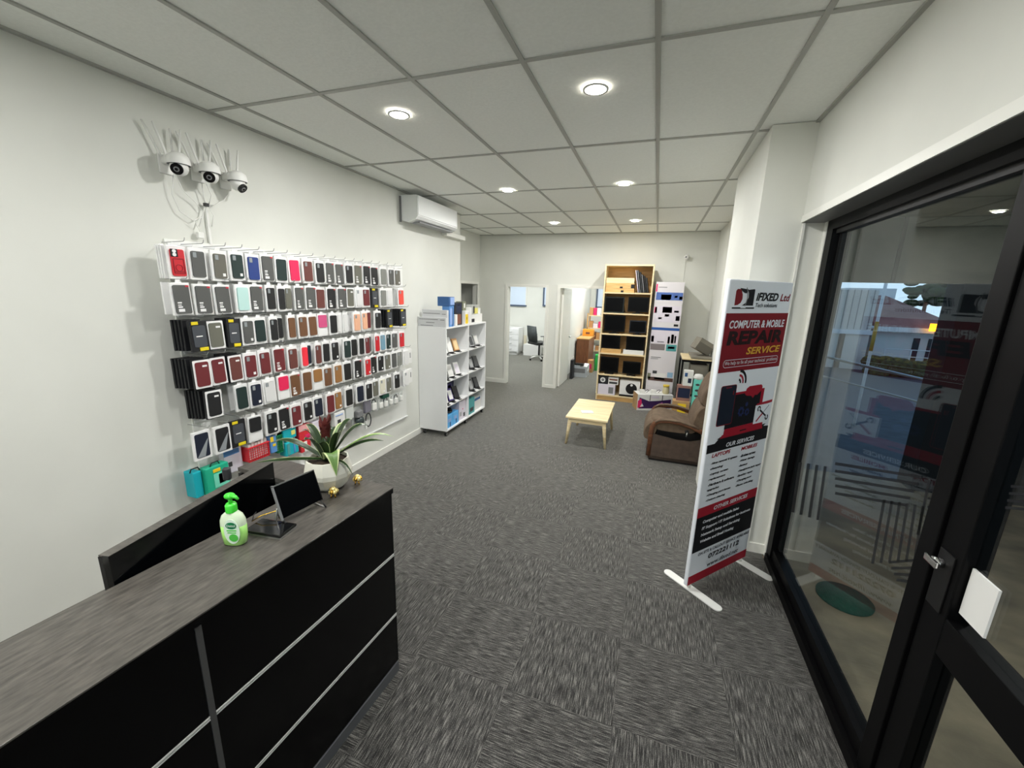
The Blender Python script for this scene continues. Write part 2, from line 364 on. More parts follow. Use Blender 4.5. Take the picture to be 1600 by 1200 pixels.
# ---------------------------------------------------------------- lights
LENS = mat('lamp_lens',(255,252,244),0.4,emit=(255,250,238),es=30.0); RIM = mat('lamp_rim',(225,225,220),0.4)
def area(name, parent, size, watts, z=-0.012, col=(1.0,0.99,0.978), shape='DISK'):
    l = bpy.data.lights.new(name,'AREA'); l.shape = shape; l.size = size; l.energy = watts; l.color = col
    o = bpy.data.objects.new(name, l); COL.objects.link(o); o.parent = parent; o.location = (0,0,z); return o
rows_txt = {2.42:'nearest', 4.397:'second', 6.53:'farthest', 0.30:'overhead', -1.75:'rearmost'}
for y in (2.42,4.397,6.53,0.30,-1.75):
    for x, sd in ((-1.62,'left'),(-0.413,'right')):
        t = thing('downlight', f'round white ceiling downlight switched on, {sd} one of the {rows_txt[y]} pair', 'downlight', (x,y,H-0.003), group='ceiling downlights')
        MB().lathe([(0.055,-0.006),(0.066,-0.007),(0.068,0.0)],(0,0,0),RIM,close=False).build('rim', t)
        MB().lathe([(0.0001,-0.004),(0.055,-0.004)],(0,0,0),LENS,close=False).build('lens', t)
        area('downlight_lamp', t, 0.08, LAMP_W)
t = thing('porch_light','round ceiling light outside above the porch','ceiling light',(2.0,2.3,2.64))
MB().lathe([(0.0001,-0.03),(0.09,-0.03),(0.1,0.0)],(0,0,0),LENS,close=False).build('diffuser', t); area('porch_lamp', t, 0.15, 14.0, -0.035)
for x, y, w, h in ((-3.4,9.9,1.0,1.0),(-0.9,10.0,0.9,1.0)):
    t = thing('ceiling_panel_light', 'square ceiling panel light over the '+('left' if x<-2 else 'right')+' back office', 'ceiling light', (x,y,H))
    B(-0.3,0.3,-0.3,0.3,-0.02,0,RIM).build('frame', t); B(-0.28,0.28,-0.28,0.28,-0.024,-0.02,mat('panel_lens',(250,250,250),0.5,emit=(245,250,255),es=4.0)).build('diffuser', t)
    area('panel_lamp', t, 0.55, ROOM_W if x < -2 else ROOM_W*0.7, -0.03, (0.96,0.98,1.0), 'SQUARE')

# ================================================================ OUTSIDE (dusk)
CONC = noisy('porch_concrete', (120,108,88), (168,150,122), (2.2,3.5,2), 0.7, bump=0.1, detail=8)
CONCW = noisy('stained_concrete', (108,108,98), (146,144,128), (1.5,1.5,3), 0.8, detail=6)
DARKW = mat('dark_outside_wall', (30,36,42), 0.8); ROAD = noisy('road_asphalt',(52,58,66),(66,72,80),(3,3,3),0.9)
struct('ground_porch', B(0.93,3.7,-2.6,5.2,-0.3,-0.02,CONC))
struct('ground_outside', MB().prism([(0.4,5.2,-0.6),(60,5.2,-0.6),(60,30,-2.7),(60,70,-2.8),(-10,70,-2.8),(-10,30,-2.7),(0.4,12.3,-1.2)],(0,0,-0.3),ROAD))
struct('ceiling_porch', B(1.1,3.7,-2.6,5.0,2.64,2.75,CONCW))
struct('wall_lintel', B(1.1,6.5,5.0,5.2,2.05,3.3,CONCW).box(2.10,2.13,4.985,5.0,2.05,2.64,BLACK))
struct('wall_outside_pier', B(2.66,3.7,5.0,5.25,-0.3,2.05,DARKW))
struct('wall_outside', B(3.6,3.8,-2.6,5.0,-0.3,2.75,DARKW))
struct('wall_facade', B(1.03,1.3,5.2,7.73,-0.6,3.3,CONCW))
SHED = noisy('shed_cladding',(206,200,192),(216,210,202),(1,1,1),0.8); HWALL = mat('house_white_wall',(214,220,222),0.8)
ROOF = noisy('red_tiled_roof',(140,100,94),(158,116,108),(2,2,2),0.85); FASC = mat('white_fascia',(222,226,228),0.6); DKWIN = mat('dark_window',(30,38,48),0.3)
t = thing('shed', 'pale vertically clad shed across the road with a white gutter', 'shed', (10.3,30,-2.7))
w = B(-1.0,1.9,0,4,0,5.2,SHED)
for i in range(9): w.box(-0.95+i*0.33,-0.92+i*0.33,-0.03,0,2.9,5.2,GREY)
w.build('wall', t); B(-1.1,1.95,-0.15,0.0,2.6,2.85,FASC).build('gutter', t); B(0.4,0.7,-0.03,0,0,2.6,DKWIN).build('window', t)
t = thing('house', 'white house across the road with a dull red hipped roof and dark windows', 'house', (13.9,30,-2.7))
B(-1.3,2.6,0.6,5,0,2.9,HWALL).build('wall', t)
MB().prism([(-1.5,0,3.1),(2.9,0,3.1),(1.6,2.2,3.9),(-0.2,2.6,4.9),(-1.5,2.6,4.9)],(0,0.6,0.05),ROOF).build('roof', t)
B(-1.5,2.9,-0.1,0.0,2.85,3.12,FASC).build('fascia', t)
for x in (0.7,1.4,1.8): B(x,x+0.3,0.55,0.6,0.6,2.5,DKWIN).build('window', t)
B(12.9,15.6,36,38,-2.7,2.75,FASC).build('commercial_building', label='long flat white roofed building behind the red roofed house', cat='building')
t = thing('veranda_railing','white metal veranda railing in front of the white house','railing',(13.2,29.3,-2.7))
r = MB()
for z in (1.9,1.5,1.15): r.cyl((-0.4,0,z),(2.0,0,z),0.025,FASC,seg=6)
r.build('rail', t)
for x in (-0.4,0.8,2.0): B(x-0.03,x+0.03,-0.03,0.03,0,1.9,FASC).build('post', t)
HEDGE = noisy('hedge_leaves',(34,44,26),(74,88,44),(9,9,9),0.9,detail=5)
h = MB(); rr = random.Random(3)
for i in range(60):
    h.sphere((-1.2+rr.random()*3.2, rr.random()*1.0, 0.3+rr.random()*0.9), 0.28+rr.random()*0.2, HEDGE, seg=8, sc=(1.2,1,0.8))
h.build('hedge', loc=(13.2,27.6,-2.6), label='dark green hedge between the road and the white house', cat='hedge')
tr = thing('tree','dark leafy tree against the evening sky behind the houses','tree',(18.3,38,-2.7))
MB().cyl((0,0,0),(0,0,4.6),0.2,BROWNWOOD,r2=0.1).build('trunk', tr)
c = MB()
for i in range(34):
    c.sphere((rr.gauss(0,0.8), rr.gauss(0,0.7), 5.4+rr.gauss(0,0.55)), 0.22+rr.random()*0.3, HEDGE, seg=7, sc=(1.3,1,0.7))
c.build('crown', tr)
AMB = mat('amber_lamp',(255,170,30),0.4,emit=(255,165,20),es=5.0)
t = thing('lit_sign','glowing amber box sign on a post across the road','sign',(14.98,29.55,-2.7))
B(-0.03,0.03,-0.03,0.03,0,3.2,GREY).build('post', t); B(-0.28,0.28,-0.06,0.06,3.0,3.42,AMB).build('sign_box', t)
t = thing('utility_pole','thin pale street pole with a yellow foot standing beyond the railing','pole',(4.97,12,-1.2))
MB().cyl((0,0,0),(0,0,5.5),0.035,FASC,seg=8).build('pole', t); MB().cyl((0,0,1.9),(0,0,2.6),0.04,mat('yellow_paint',(190,150,60),0.6),seg=8).build('yellow_sleeve', t)
t = thing('handrail','sloping steel handrail beyond the porch opening','handrail',(2.0,7.2,0))
r = MB(); r.cyl((0,0,1.13),(2.6,-1.9,0.72),0.02,STEEL,seg=8); r.cyl((0,0,0.85),(2.6,-1.9,0.44),0.012,STEEL,seg=8); r.build('rail', t)
for f in (0.02,0.5,0.98): MB().cyl((2.6*f,-1.9*f,-0.62),(2.6*f,-1.9*f,1.13-0.41*f),0.018,STEEL,seg=8).build('post', t)
MATG = noisy('green_mat',(12,74,58),(18,90,72),(60,60,60),0.9)
MB().lathe([(0.15,0),(0.152,0.012),(0.0001,0.014)],(0,0,0),MATG,seg=36,close=False).build('round_mat', loc=(1.34,2.86,-0.02), label='small round dark green mat on the concrete outside the window', cat='mat')

# ================================================================ WALL-MOUNTED UNITS
# air conditioner
AC = mat('aircon_white',(232,234,232),0.3)
t = thing('air_conditioner','white wall-mounted air conditioner high on the left wall','air conditioner',(-2.79,4.13,2.585))
b = MB(); b.prism([(0,0,0.02),(0.10,0,0.0),(0.20,0,0.03),(0.225,0,0.06),(0.225,0,0.265),(0.21,0,0.277),(0,0,0.277)],(0,0.95,0),AC); b.build('casing', t)
B(0.222,0.232,0.01,0.94,0.07,0.272,AC,bev=0.006).build('front_panel', t); B(0.08,0.20,0.08,0.87,-0.002,0.012,GREY).build('louvre', t, label='grey air outlet louvre')
B(0.0,0.02,-0.012,0.0,0.0,0.27,GREY).build('mounting_plate', t)
MB().box(0,0.075,0,0.56,0,0.06,TRIM,bev=0.008).build('pipe_cover', loc=(-2.79,5.08,2.56), label='white pipe trunking running from the air conditioner to the wall end', cat='trunking')

# three Wi-Fi cameras on the left wall
LENSB = mat('lens_black',(10,10,12),0.15); 
def wall_camera(y, z, which, yaw, tilt):
    t = thing('security_camera', f'white domed security camera with four antennas, {which} of the three above the phone cases','camera',(-2.79,y,z), group='antenna cameras above the phone cases')
    b = MB(); b.box(0,0.012,-0.04,0.04,-0.055,0.055,WPLAST,bev=0.005).box(0.01,0.085,-0.028,0.028,-0.005,0.045,WPLAST,bev=0.01,seg=3); b.build('bracket', t)
    d = MB(); d.lathe([(0.0001,0.052),(0.03,0.05),(0.052,0.032),(0.058,0.0),(0.056,-0.012)],(0.115,0,0.0),WPLAST,close=False,seg=20); d.lathe([(0.056,-0.012),(0.0001,-0.012)],(0.115,0,0.0),DGREY,close=False,seg=20); d.build('housing', t)
    T = Matrix.Translation((0.115,0,-0.025)) @ Matrix.Rotation(yaw,4,'Z') @ Matrix.Rotation(tilt,4,'Y')
    h = MB(); h.sphere((0,0,0),0.045,WPLAST,seg=20,X=T); hb = h.build('ball_head', t)
    l = MB(); l.cyl((0.03,0,0),(0.047,0,0),0.03,LENSB,X=T,seg=20).cyl((0.046,0,0),(0.050,0,0),0.014,GREY,X=T).cyl((0.05,0,0),(0.052,0,0),0.008,LENSB,X=T)
    l.build('lens', hb, label='black ringed lens')
    for dy, a, x in ((-0.036,-0.42,0.03),(-0.022,-0.3,0.06),(0.03,0.02,0.03),(0.036,0.16,0.07)):
        MB().tube([(x,dy,0.03),(x,dy+a*0.015,0.05),(x,dy+a*0.17,0.03+0.165)],[0.008,0.007,0.005],WPLAST,seg=8).build('antenna', t)
    return t
wall_camera(1.775,2.535,'leftmost',-0.9,0.42); wall_camera(1.950,2.535,'middle',-0.75,0.40); wall_camera(2.128,2.53,'rightmost',0.3,0.75)
t = thing('cable_bundle','white camera leads tied together and hanging down the left wall','cable',(-2.79,1.96,2.35))
c = MB()
for pts in ([(0.05,-0.18,0.13),(0.03,-0.19,0.02),(0.03,-0.16,-0.07),(0.03,-0.09,-0.11),(0.03,-0.03,-0.08),(0.03,-0.01,-0.02),(0.03,0.03,0.0)],
            [(0.05,-0.17,0.13),(0.04,-0.13,0.05),(0.03,-0.06,0.0),(0.03,-0.02,-0.05),(0.03,-0.06,-0.14)],
            [(0.05,-0.09,-0.11),(0.03,-0.07,-0.14),(0.03,-0.055,-0.18)],
            [(0.05,-0.02,0.12),(0.035,-0.01,0.05),(0.03,0.0,0.0)],[(0.06,0.0,0.12),(0.05,0.03,0.06),(0.03,0.02,0.0)],
            [(0.05,0.14,0.09),(0.04,0.12,0.05),(0.03,0.06,0.01),(0.03,0.02,0.0)],[(0.03,0.01,0.0),(0.04,0.035,-0.06),(0.03,0.02,-0.13)]):
    c.tube(pts,0.0028,WPLAST,seg=6)
c.build('lead', t); B(0.02,0.045,-0.08,-0.045,-0.21,-0.175,WPLAST,bev=0.004).build('plug', t); B(0.022,0.045,-0.012,0.012,-0.012,0.008,BLACK,bev=0.002).build('cable_tie', t, label='black cable tie')
B(0,0.018,-0.008,0.008,-0.24,0.0,WPLAST,bev=0.002).build('conduit', t, loc=(0,0.012,0))
# small camera on the back wall
t = thing('dome_camera','small white camera near the ceiling on the back wall, right corner','camera',(0.40,7.73,2.50))
MB().cyl((0,0,0),(0,-0.035,0),0.045,WPLAST).build('base', t); MB().sphere((0,-0.07,0.0),0.045,WPLAST).cyl((-0.01,-0.105,0),(-0.012,-0.118,0),0.014,LENSB).build('camera_head', t)
MB().tube([(-0.005,-0.01,-0.04),(-0.01,-0.006,-0.4),(-0.012,-0.006,-1.6)],0.006,TRIM,seg=6).build('lead', t)

# ================================================================ RECEPTION COUNTER
desk = thing('reception_counter','black gloss reception counter with silver trim lines and grey grained top','counter',(-1.028,1.405,0),math.radians(-3.2))
TH = 1.0
mb = MB(); mb.box(-0.335,0.0,-2.9,0.0,TH-0.005,TH,COUNTER,bev=0.0012).box(-0.80,-0.335,-0.16,0.0,TH-0.02,TH,COUNTER,bev=0.0015).box(-0.333,-0.002,-2.9,-0.002,TH-0.028,TH-0.005,BLKGLOSS); mb.build('counter_top', desk)
B(-0.33,-0.022,-2.9,-0.012,0.055,TH-0.028,BLACK).box(-0.79,-0.33,-0.15,-0.012,0.055,TH-0.028,BLACK).build('carcass', desk)
for i, (z0,z1) in enumerate(((0.06,0.325),(0.338,0.65),(0.663,0.968))):
    for y0, y1 in ((-0.80,-0.006),(-2.9,-0.818)):
        B(-0.022,-0.012,y0,y1,z0,z1,BLKGLOSS,bev=0.001).build('front_panel', desk)
B(-0.33,-0.012,-0.012,-0.002,0.06,0.968,BLKGLOSS).build('end_panel', desk)
SILV = mat('silver_trim',(214,214,210),0.35)
for z in (0.3315,0.6565):
    r = MB(); r.box(-0.022,-0.014,-2.9,-0.004,z-0.005,z+0.005,DGREY).box(-0.022,-0.010,-2.9,-0.004,z+0.001,z+0.0065,SILV).box(-0.022,-0.010,-2.9,-0.004,z-0.0065,z-0.003,SILV)
    r.build('trim_strip', desk, label='silver horizontal trim strip')
B(-0.022,-0.009,-0.817,-0.801,0.06,0.962,mat('brushed_grey',(120,120,120),0.4,0.8)).build('trim_strip', desk, label='grey vertical trim strip')
B(-0.30,-0.008,-2.9,-0.006,0,0.056,mat('kickboard_grey',(92,94,96),0.5)).build('kickboard', desk)
B(-0.80,-0.335,-2.0,-0.16,0.70,0.725,COUNTER).build('worktop', desk); B(-0.80,-0.78,-0.16,-0.01,0.0,TH-0.03,BLACK).build('end_support', desk)
B(-0.80,-0.77,-1.5,-1.46,0.0,0.70,BLACK).build('leg', desk)
# large flat screen behind the counter top
a = math.atan2(1.268-0.590, -1.528+1.389)
t = thing('monitor','large black flat monitor standing behind the counter top','monitor',(-1.418,0.592,0.7262), a)
mz = 1.09-0.7262
B(0,0.675,0.0,0.022,0.045,mz,mat('screen_gloss',(6,8,10),0.12,spec=0.45)).build('screen', t)
B(0,0.675,0.0221,0.036,0.045,mz-0.004,BLACK).box(0.002,0.675,0.001,0.036,mz-0.003,mz+0.001,COUNTER).build('casing', t); B(0.22,0.47,0.0,0.16,0.0,0.012,BLACK,bev=0.004).box(0.32,0.37,0.034,0.06,0.012,0.25,BLACK).build('stand', t)
MB().box(-0.016,0.016,-0.014,0.014,-0.05,0.012,DGREY,bev=0.010,seg=4).build('card_reader', loc=(-1.856,1.25,1.0), rot=(0,0,0.5), label='small dark rounded gadget clipped to the far wing of the counter', cat='gadget')

# sanitiser bottle
GELCOL = mat('green_gel',(168,226,122),0.12,spec=0.6); GELTOP = mat('pale_gel_bottle',(214,230,200),0.12,spec=0.6); PUMP = mat('bright_green_plastic',(70,214,60),0.35)
t = thing('hand_sanitiser','clear bottle of green hand gel with a bright green pump top','bottle',(-1.282,0.862,TH),0.35)
def sq(rx, ry, z, n=20): return [(rx*math.copysign(abs(math.cos(2*PI*k/n))**0.8,math.cos(2*PI*k/n)), ry*math.copysign(abs(math.sin(2*PI*k/n))**0.8,math.sin(2*PI*k/n)), z) for k in range(n)]
MB().loft([sq(0.030,0.018,0),sq(0.036,0.022,0.004),sq(0.040,0.023,0.03),sq(0.0415,0.023,0.072)],GELCOL).build('gel', t, label='green gel')
MB().loft([sq(0.0415,0.023,0.072),sq(0.040,0.022,0.09),sq(0.033,0.019,0.108),sq(0.018,0.014,0.121),sq(0.013,0.013,0.126)],GELTOP,cap=False).build('bottle', t)
MB().lathe([(0.0175,0.120),(0.0175,0.144),(0.014,0.150),(0.0001,0.150)],(0,0,0),PUMP,close=False).build('collar', t)
MB().cyl((0,0,0.15),(0,0,0.168),0.006,PUMP).sphere((0,0,0.176),0.016,PUMP,sc=(1.1,0.9,0.7)).tube([(0.006,-0.004,0.178),(0.024,-0.008,0.178),(0.034,-0.01,0.170)],[0.008,0.006,0.004],PUMP).build('pump', t)
LBLW = mat('label_white',(222,240,222),0.5); LBLG = mat('label_dark_green',(0,120,70),0.5); LBLL = mat('label_lime',(80,190,70),0.5)
b = MB()
def oval(cx,cz,rx,rz,y,M,n=24): return [(cx+rx*math.cos(2*PI*k/n), y, cz+rz*math.sin(2*PI*k/n)) for k in range(n)]
b.prism(oval(0.008,0.058,0.026,0.046,-0.0225,LBLW),(0,-0.0018,0),LBLW); b.prism(oval(0.008,0.080,0.018,0.012,-0.0245,LBLG),(0,-0.0008,0),LBLG)
b.prism(oval(0.012,0.035,0.015,0.014,-0.0245,LBLL),(0,-0.0008,0),LBLL); b.text('Dettol',-0.006,0.022,0.076,0.085,LBLW,XZ(-0.0258),bold=0.01)
b.box(-0.008,0.024,-0.0252,-0.0243,0.060,0.064,LBLL).box(-0.006,0.022,-0.0252,-0.0243,0.052,0.0555,LBLL)
b.build('label', t, label='white and green oval label')

# card terminal / tablet lying flat, with glasses
t = thing('tablet','black glass tablet with a silver edge lying flat on the counter','tablet',(-1.235,0.958,TH),math.radians(8))
B(-0.075,0.075,-0.043,0.043,0,0.006,STEEL,bev=0.002).build('silver_edge', t); B(-0.072,0.074,-0.041,0.041,0.006,0.016,mat('glass_black',(8,9,10),0.08,spec=0.7),bev=0.003).build('screen', t)
t = thing('eyeglasses','thin gold-rimmed glasses resting on the black tablet','glasses',(-1.27,0.985,TH+0.014),0.3)
MB().tube([(-0.06,-0.01,0.004),(-0.03,0.0,0.022),(0.01,0.02,0.03),(0.035,0.045,0.028),(0.045,0.05,0.018),(0.04,0.035,0.006)],0.0022,GOLD,seg=8).build('temple', t)
MB().tube([(0.045,0.05,0.018),(0.04,0.035,0.006),(0.02,0.022,0.003)],0.004,GOLD,seg=8).build('ear_tip', t)
MB().tube([(-0.06,-0.01,0.004),(-0.075,0.02,0.008),(-0.085,0.05,0.004)],0.0022,BLACK,seg=8).build('lens_rim', t)

# small display screen on a folding stand
t = thing('stand_screen','small black screen in a thin silver frame on a folding metal stand','screen',(-1.22,1.0,TH),math.radians(82))
T = Matrix.Translation((0,0.0,0.028)) @ Matrix.Rotation(math.radians(-19),4,'X')
SCR = mat('dark_screen',(3,4,6),0.3,spec=0.12)
b = MB(); b.box(0,0.165,0,0.006,0.0,0.122,SCR,X=T); b.build('screen', t)
f = MB(); f.box(-0.005,0.0,-0.002,0.008,-0.006,0.128,GREY,X=T).box(-0.005,0.168,-0.002,0.008,0.122,0.126,STEEL,X=T).box(0.165,0.168,-0.002,0.008,-0.002,0.125,BLACK,X=T); f.build('frame', t)
b = MB()
for x in (0.0,0.16): b.tube([(x,-0.028,0.003),(x,-0.005,0.02),(x,0.03,0.035)],0.003,BLACK,seg=8).tube([(x,-0.02,0.003),(x,0.05,0.004),(x,0.03,0.06)],0.003,STEEL,seg=8)
b.build('stand', t)

# potted bromeliad
POT = mat('pot_cream',(226,224,210),0.45)
t = thing('potted_bromeliad','bromeliad with a dark red flower spike in a cream faceted pot on the counter','plant',(-1.292,1.305,TH))
pm = MB(); pm.lathe([(0.052,0.0),(0.075,0.018),(0.098,0.065),(0.100,0.085),(0.088,0.138),(0.082,0.139),(0.080,0.125)],(0,0,0),POT,seg=12,smooth=False,close=False)
pm.lathe([(0.0001,0.0),(0.052,0.0)],(0,0,0),POT,seg=12,close=False); pm.build('pot', t)
MB().lathe([(0.0001,0.122),(0.082,0.122)],(0,0,0),noisy('soil',(48,38,28),(74,60,44),(60,60,60),0.95),seg=12,close=False).build('soil', t)
LEAF = mat('leaf_dark_green',(34,56,26),0.35); LEAFE = mat('leaf_cream_edge',(196,206,150),0.45); LEAFM = mat('leaf_mid_green',(104,138,74),0.4); LEAFR = mat('leaf_pinkish',(180,130,100),0.45)
def leaf(az, L, rise, droop, wid, M=None, z0=0.13, stripe=True):
    M = M or LEAF; a = math.radians(az); d = Vector((math.cos(a),math.sin(a),0)); s_ = Vector((-d.y,d.x,0)); n = 12
    c = [d*(0.012+L*q*(1-0.12*q)) + Vector((0,0,z0+rise*math.sin(min(1,q*1.15)*PI*0.5)-droop*q**3)) for q in [i/n for i in range(n+1)]]
    w = [wid*1.55*(0.55+0.9*q if q<0.35 else 0.865*(1-((q-0.35)/0.65)**2.2)+0.01) for q in [i/n for i in range(n+1)]]
    mb = MB(); V = Vector((0,0,1))
    P = lambda k: [c[i]+s_*w[i]*k+V*abs(k)*w[i]*0.35 for i in range(n+1)]
    e_ = 0.9 if M is LEAF else 0.7
    if stripe:
        mb.strip(P(-1),P(-e_),LEAFE).strip(P(-e_),P(0),M).strip(P(0),P(e_),M).strip(P(e_),P(1),LEAFE)
    else: mb.strip(P(-1),P(0),M).strip(P(0),P(1),M)
    mb.build('leaf', t)
for args in ((200,0.27,0.10,0.04,0.016,LEAF),(222,0.30,0.02,0.0,0.014,LEAF),(175,0.12,0.14,0.0,0.016,LEAF),(60,0.12,0.16,0.0,0.018,LEAF),
             (45,0.19,0.15,0.02,0.018,LEAF),(20,0.27,0.09,0.0,0.018,LEAF),(30,0.31,0.12,0.03,0.012,LEAFM),(330,0.11,0.08,0.12,0.026,LEAFM),
             (350,0.17,0.02,0.06,0.006,LEAF),(260,0.10,0.12,0.0,0.02,LEAF),(120,0.16,0.12,0.03,0.016,LEAF),(150,0.2,0.10,0.05,0.014,LEAF),
             (290,0.07,0.10,0.0,0.022,LEAF),(240,0.09,0.15,0.0,0.014,LEAF),(90,0.14,0.14,0.02,0.016,LEAFM),(5,0.07,0.13,0.0,0.02,LEAF)):
    leaf(*args)
REDF = mat('dark_red_bract',(92,36,34),0.5); REDT = mat('bract_red_tip',(122,50,46),0.5)
MB().cyl((0,0,0.13),(0,0,0.26),0.022,LEAF,r2=0.014).build('stem', t)
sp = MB()
for k in range(22):
    az = k*2.4; zz = 0.19+0.095*k/22; rad = 0.013+0.012*(k/22); d = Vector((math.cos(az),math.sin(az),0))
    base = Vector((0,0,zz)); s_ = Vector((-d.y,d.x,0))
    sp.strip([base-s_*0.011,base+d*rad+Vector((0,0,0.03))-s_*0.012,base+d*(rad+0.005)+Vector((0,0,0.062))-s_*0.001],
             [base+s_*0.011,base+d*rad+Vector((0,0,0.03))+s_*0.012,base+d*(rad+0.005)+Vector((0,0,0.062))+s_*0.001],REDF if k%3 else REDT)
sp.sphere((0,0,0.25),0.016,REDF,sc=(1,1,3)); sp.build('flower_spike', t, label='dark red flower spike')
def trinket(x, y, lab):
    t = thing('gold_ornament', lab, 'ornament', (x,y,TH), 0.4, group='gold ornaments by the plant pot')
    b = MB(); r_ = random.Random(int(x*1000))
    for k in range(9):
        a_ = k*0.9; b.sphere((0.012*math.cos(a_),0.012*math.sin(a_),0.022+0.008*r_.random()),0.010,GOLD if k%2 else mat('pale_gold',(245,225,150),0.3,0.6),seg=8)
    b.sphere((0,0,0.033),0.012,MATS['pale_gold'],seg=10); b.build('body', t)
    for dx, dy in ((-0.009,-0.008),(0.009,-0.008),(0,0.011)): MB().cyl((dx,dy,0),(dx*0.7,dy*0.7,0.014),0.003,GOLD,seg=8).build('foot', t)
trinket(-1.207,1.238,'small gold ornament on the counter, in front of the plant pot'); trinket(-1.196,1.372,'small gold ornament on the counter, right of the plant pot')

# ================================================================ PULL-UP BANNER
ban = thing('banner_stand','tall white, red and black computer repair banner on two white feet','banner',(0.385,2.574,0),math.atan2(0.444,0.383))
FAB = mat('banner_white_fabric',(244,249,255),0.7); BRED = mat('banner_red',(134,14,30),0.65); BRED2 = mat('banner_bright_red',(170,18,44),0.65); BNAVY = mat('banner_black',(10,12,20),0.6)
BGOLD = mat('banner_gold_text',(222,170,60),0.6); BTXT = mat('banner_white_text',(236,238,244),0.6); BDRK = mat('banner_dark_red_text',(34,8,10),0.6); BBLUE = mat('banner_dark_blue',(16,30,48),0.6); BGEAR = mat('banner_gear_blue',(30,44,92),0.6)
X0, X1, ZB, ZT = -0.045, 0.605, 0.035, 1.967
fb = MB(); fb.box(X0,X1,-0.014,0.014,ZB,ZT,FAB,bev=0.010,seg=4); fb.build('fabric', ban)
Yf = -0.0148
def rect(mb,x0,x1,z0,z1,M,y=Yf,sk=0.0): mb.poly([(x0,y,z0),(x1,y,z0),(x1+sk,y,z1),(x0+sk,y,z1)],M)
pr_ = MB()
rect(pr_,X0+0.004,X1-0.004,1.443,1.782,BRED); rect(pr_,X0+0.004,X1-0.004,0.949,1.005,BNAVY); rect(pr_,X0+0.004,X1-0.004,0.52,0.588,BRED2)
rect(pr_,X0+0.004,X1-0.004,0.272,0.52,BNAVY); rect(pr_,X0+0.004,X1-0.004,0.038,0.102,BRED2)
# jagged brush edge over OUR SERVICES, red plinth of the artwork
y1 = Yf-0.0004; y2 = Yf-0.0008; y3 = Yf-0.0012; y4 = Yf-0.0016
pr_.poly([(x,y1,z) for x,z in ((0.02,1.0),(0.06,1.028),(0.04,1.028),(0.09,1.045),(0.56,1.06),(0.54,1.045),(0.598,1.04),(0.598,1.0))],BNAVY)
pr_.poly([(x,y2,z) for x,z in ((0.07,1.028),(0.09,1.05),(0.10,1.05),(0.105,1.085),(0.50,1.088),(0.50,1.075),(0.52,1.075),(0.52,1.05),(0.53,1.03))],BRED2)
rect(pr_,0.27,0.34,1.048,1.056,BNAVY,y3)
pr_.poly([(x,y2,z) for x,z in ((0.10,1.085),(0.10,1.125),(0.16,1.13),(0.16,1.305),(0.30,1.305),(0.47,1.30),(0.46,1.20),(0.43,1.088))],BNAVY)
pr_.poly([(x,y3,z) for x,z in ((0.16,1.296),(0.16,1.31),(0.27,1.31),(0.27,1.296))],BRED2); pr_.poly([(x,y3,z) for x,z in ((0.445,1.20),(0.475,1.20),(0.475,1.31),(0.44,1.31))],BRED2)
# phone
def rrect(x0,x1,z0,z1,r,y,n=5):
    o=[]
    for cx,cz,a0 in ((x1-r,z0+r,-90),(x1-r,z1-r,0),(x0+r,z1-r,90),(x0+r,z0+r,180)):
        for k in range(n+1):
            a=math.radians(a0+90*k/n); o.append((cx+r*math.cos(a),y,cz+r*math.sin(a)))
    return o
pr_.poly(rrect(0.012,0.166,1.113,1.362,0.014,y3),BRED); pr_.poly(rrect(0.016,0.162,1.118,1.358,0.012,y4),BBLUE); rect(pr_,0.06,0.115,1.346,1.350,BRED2,y4-0.0004)
rect(pr_,0.135,0.145,1.30,1.325,BRED,y4-0.0004)
# head-shaped red bubble
pr_.poly([(x,y4,z) for x,z in ((0.262,1.29),(0.275,1.325),(0.30,1.337),(0.43,1.337),(0.445,1.325),(0.445,1.30),(0.42,1.285),(0.40,1.272),(0.375,1.275),(0.355,1.256),(0.335,1.272),(0.285,1.278))],BRED2)
# gears
def gear(cx,cz,r,nt,y,M):
    o=[]
    for k in range(nt*4):
        a=2*PI*k/(nt*4); rr=r if (k%4) in (1,2) else r*0.78
        o.append((cx+rr*math.cos(a),y,cz+rr*math.sin(a)))
    pr_.poly(o,M)
gear(0.25,1.18,0.034,8,y4,BGEAR); gear(0.25,1.18,0.016,8,y4-0.0004,BNAVY); gear(0.315,1.17,0.026,8,y4,BGEAR); gear(0.315,1.17,0.012,8,y4-0.0004,BNAVY); gear(0.30,1.222,0.016,8,y4,BGEAR)
# tool card
rect(pr_,0.405,0.593,1.075,1.20,FAB,y4); pr_.poly([(x,y4,z) for x,z in ((0.40,1.195),(0.42,1.212),(0.59,1.222),(0.59,1.205),(0.54,1.20))],BRED2)
def bar(x0,z0,x1,z1,w,M,y):
    d=Vector((x1-x0,0,z1-z0)).normalized(); n=Vector((-d.z,0,d.x))*w
    pr_.poly([Vector((x0,y,z0))-n,Vector((x1,y,z1))-n,Vector((x1,y,z1))+n,Vector((x0,y,z0))+n],M)
def arc(cx,cz,r0,r1,a0,a1,M,y,n=12):
    L=[(cx+r0*math.cos(math.radians(a0+(a1-a0)*k/n)),y,cz+r0*math.sin(math.radians(a0+(a1-a0)*k/n))) for k in range(n+1)]
    R=[(cx+r1*math.cos(math.radians(a0+(a1-a0)*k/n)),y,cz+r1*math.sin(math.radians(a0+(a1-a0)*k/n))) for k in range(n+1)]
    pr_.poly(L+R[::-1],M)
y5=y4-0.0006
bar(0.46,1.165,0.54,1.115,0.006,BNAVY,y5); arc(0.449,1.174,0.009,0.019,-20,250,BNAVY,y5); arc(0.552,1.105,0.009,0.019,160,430,BNAVY,y5)
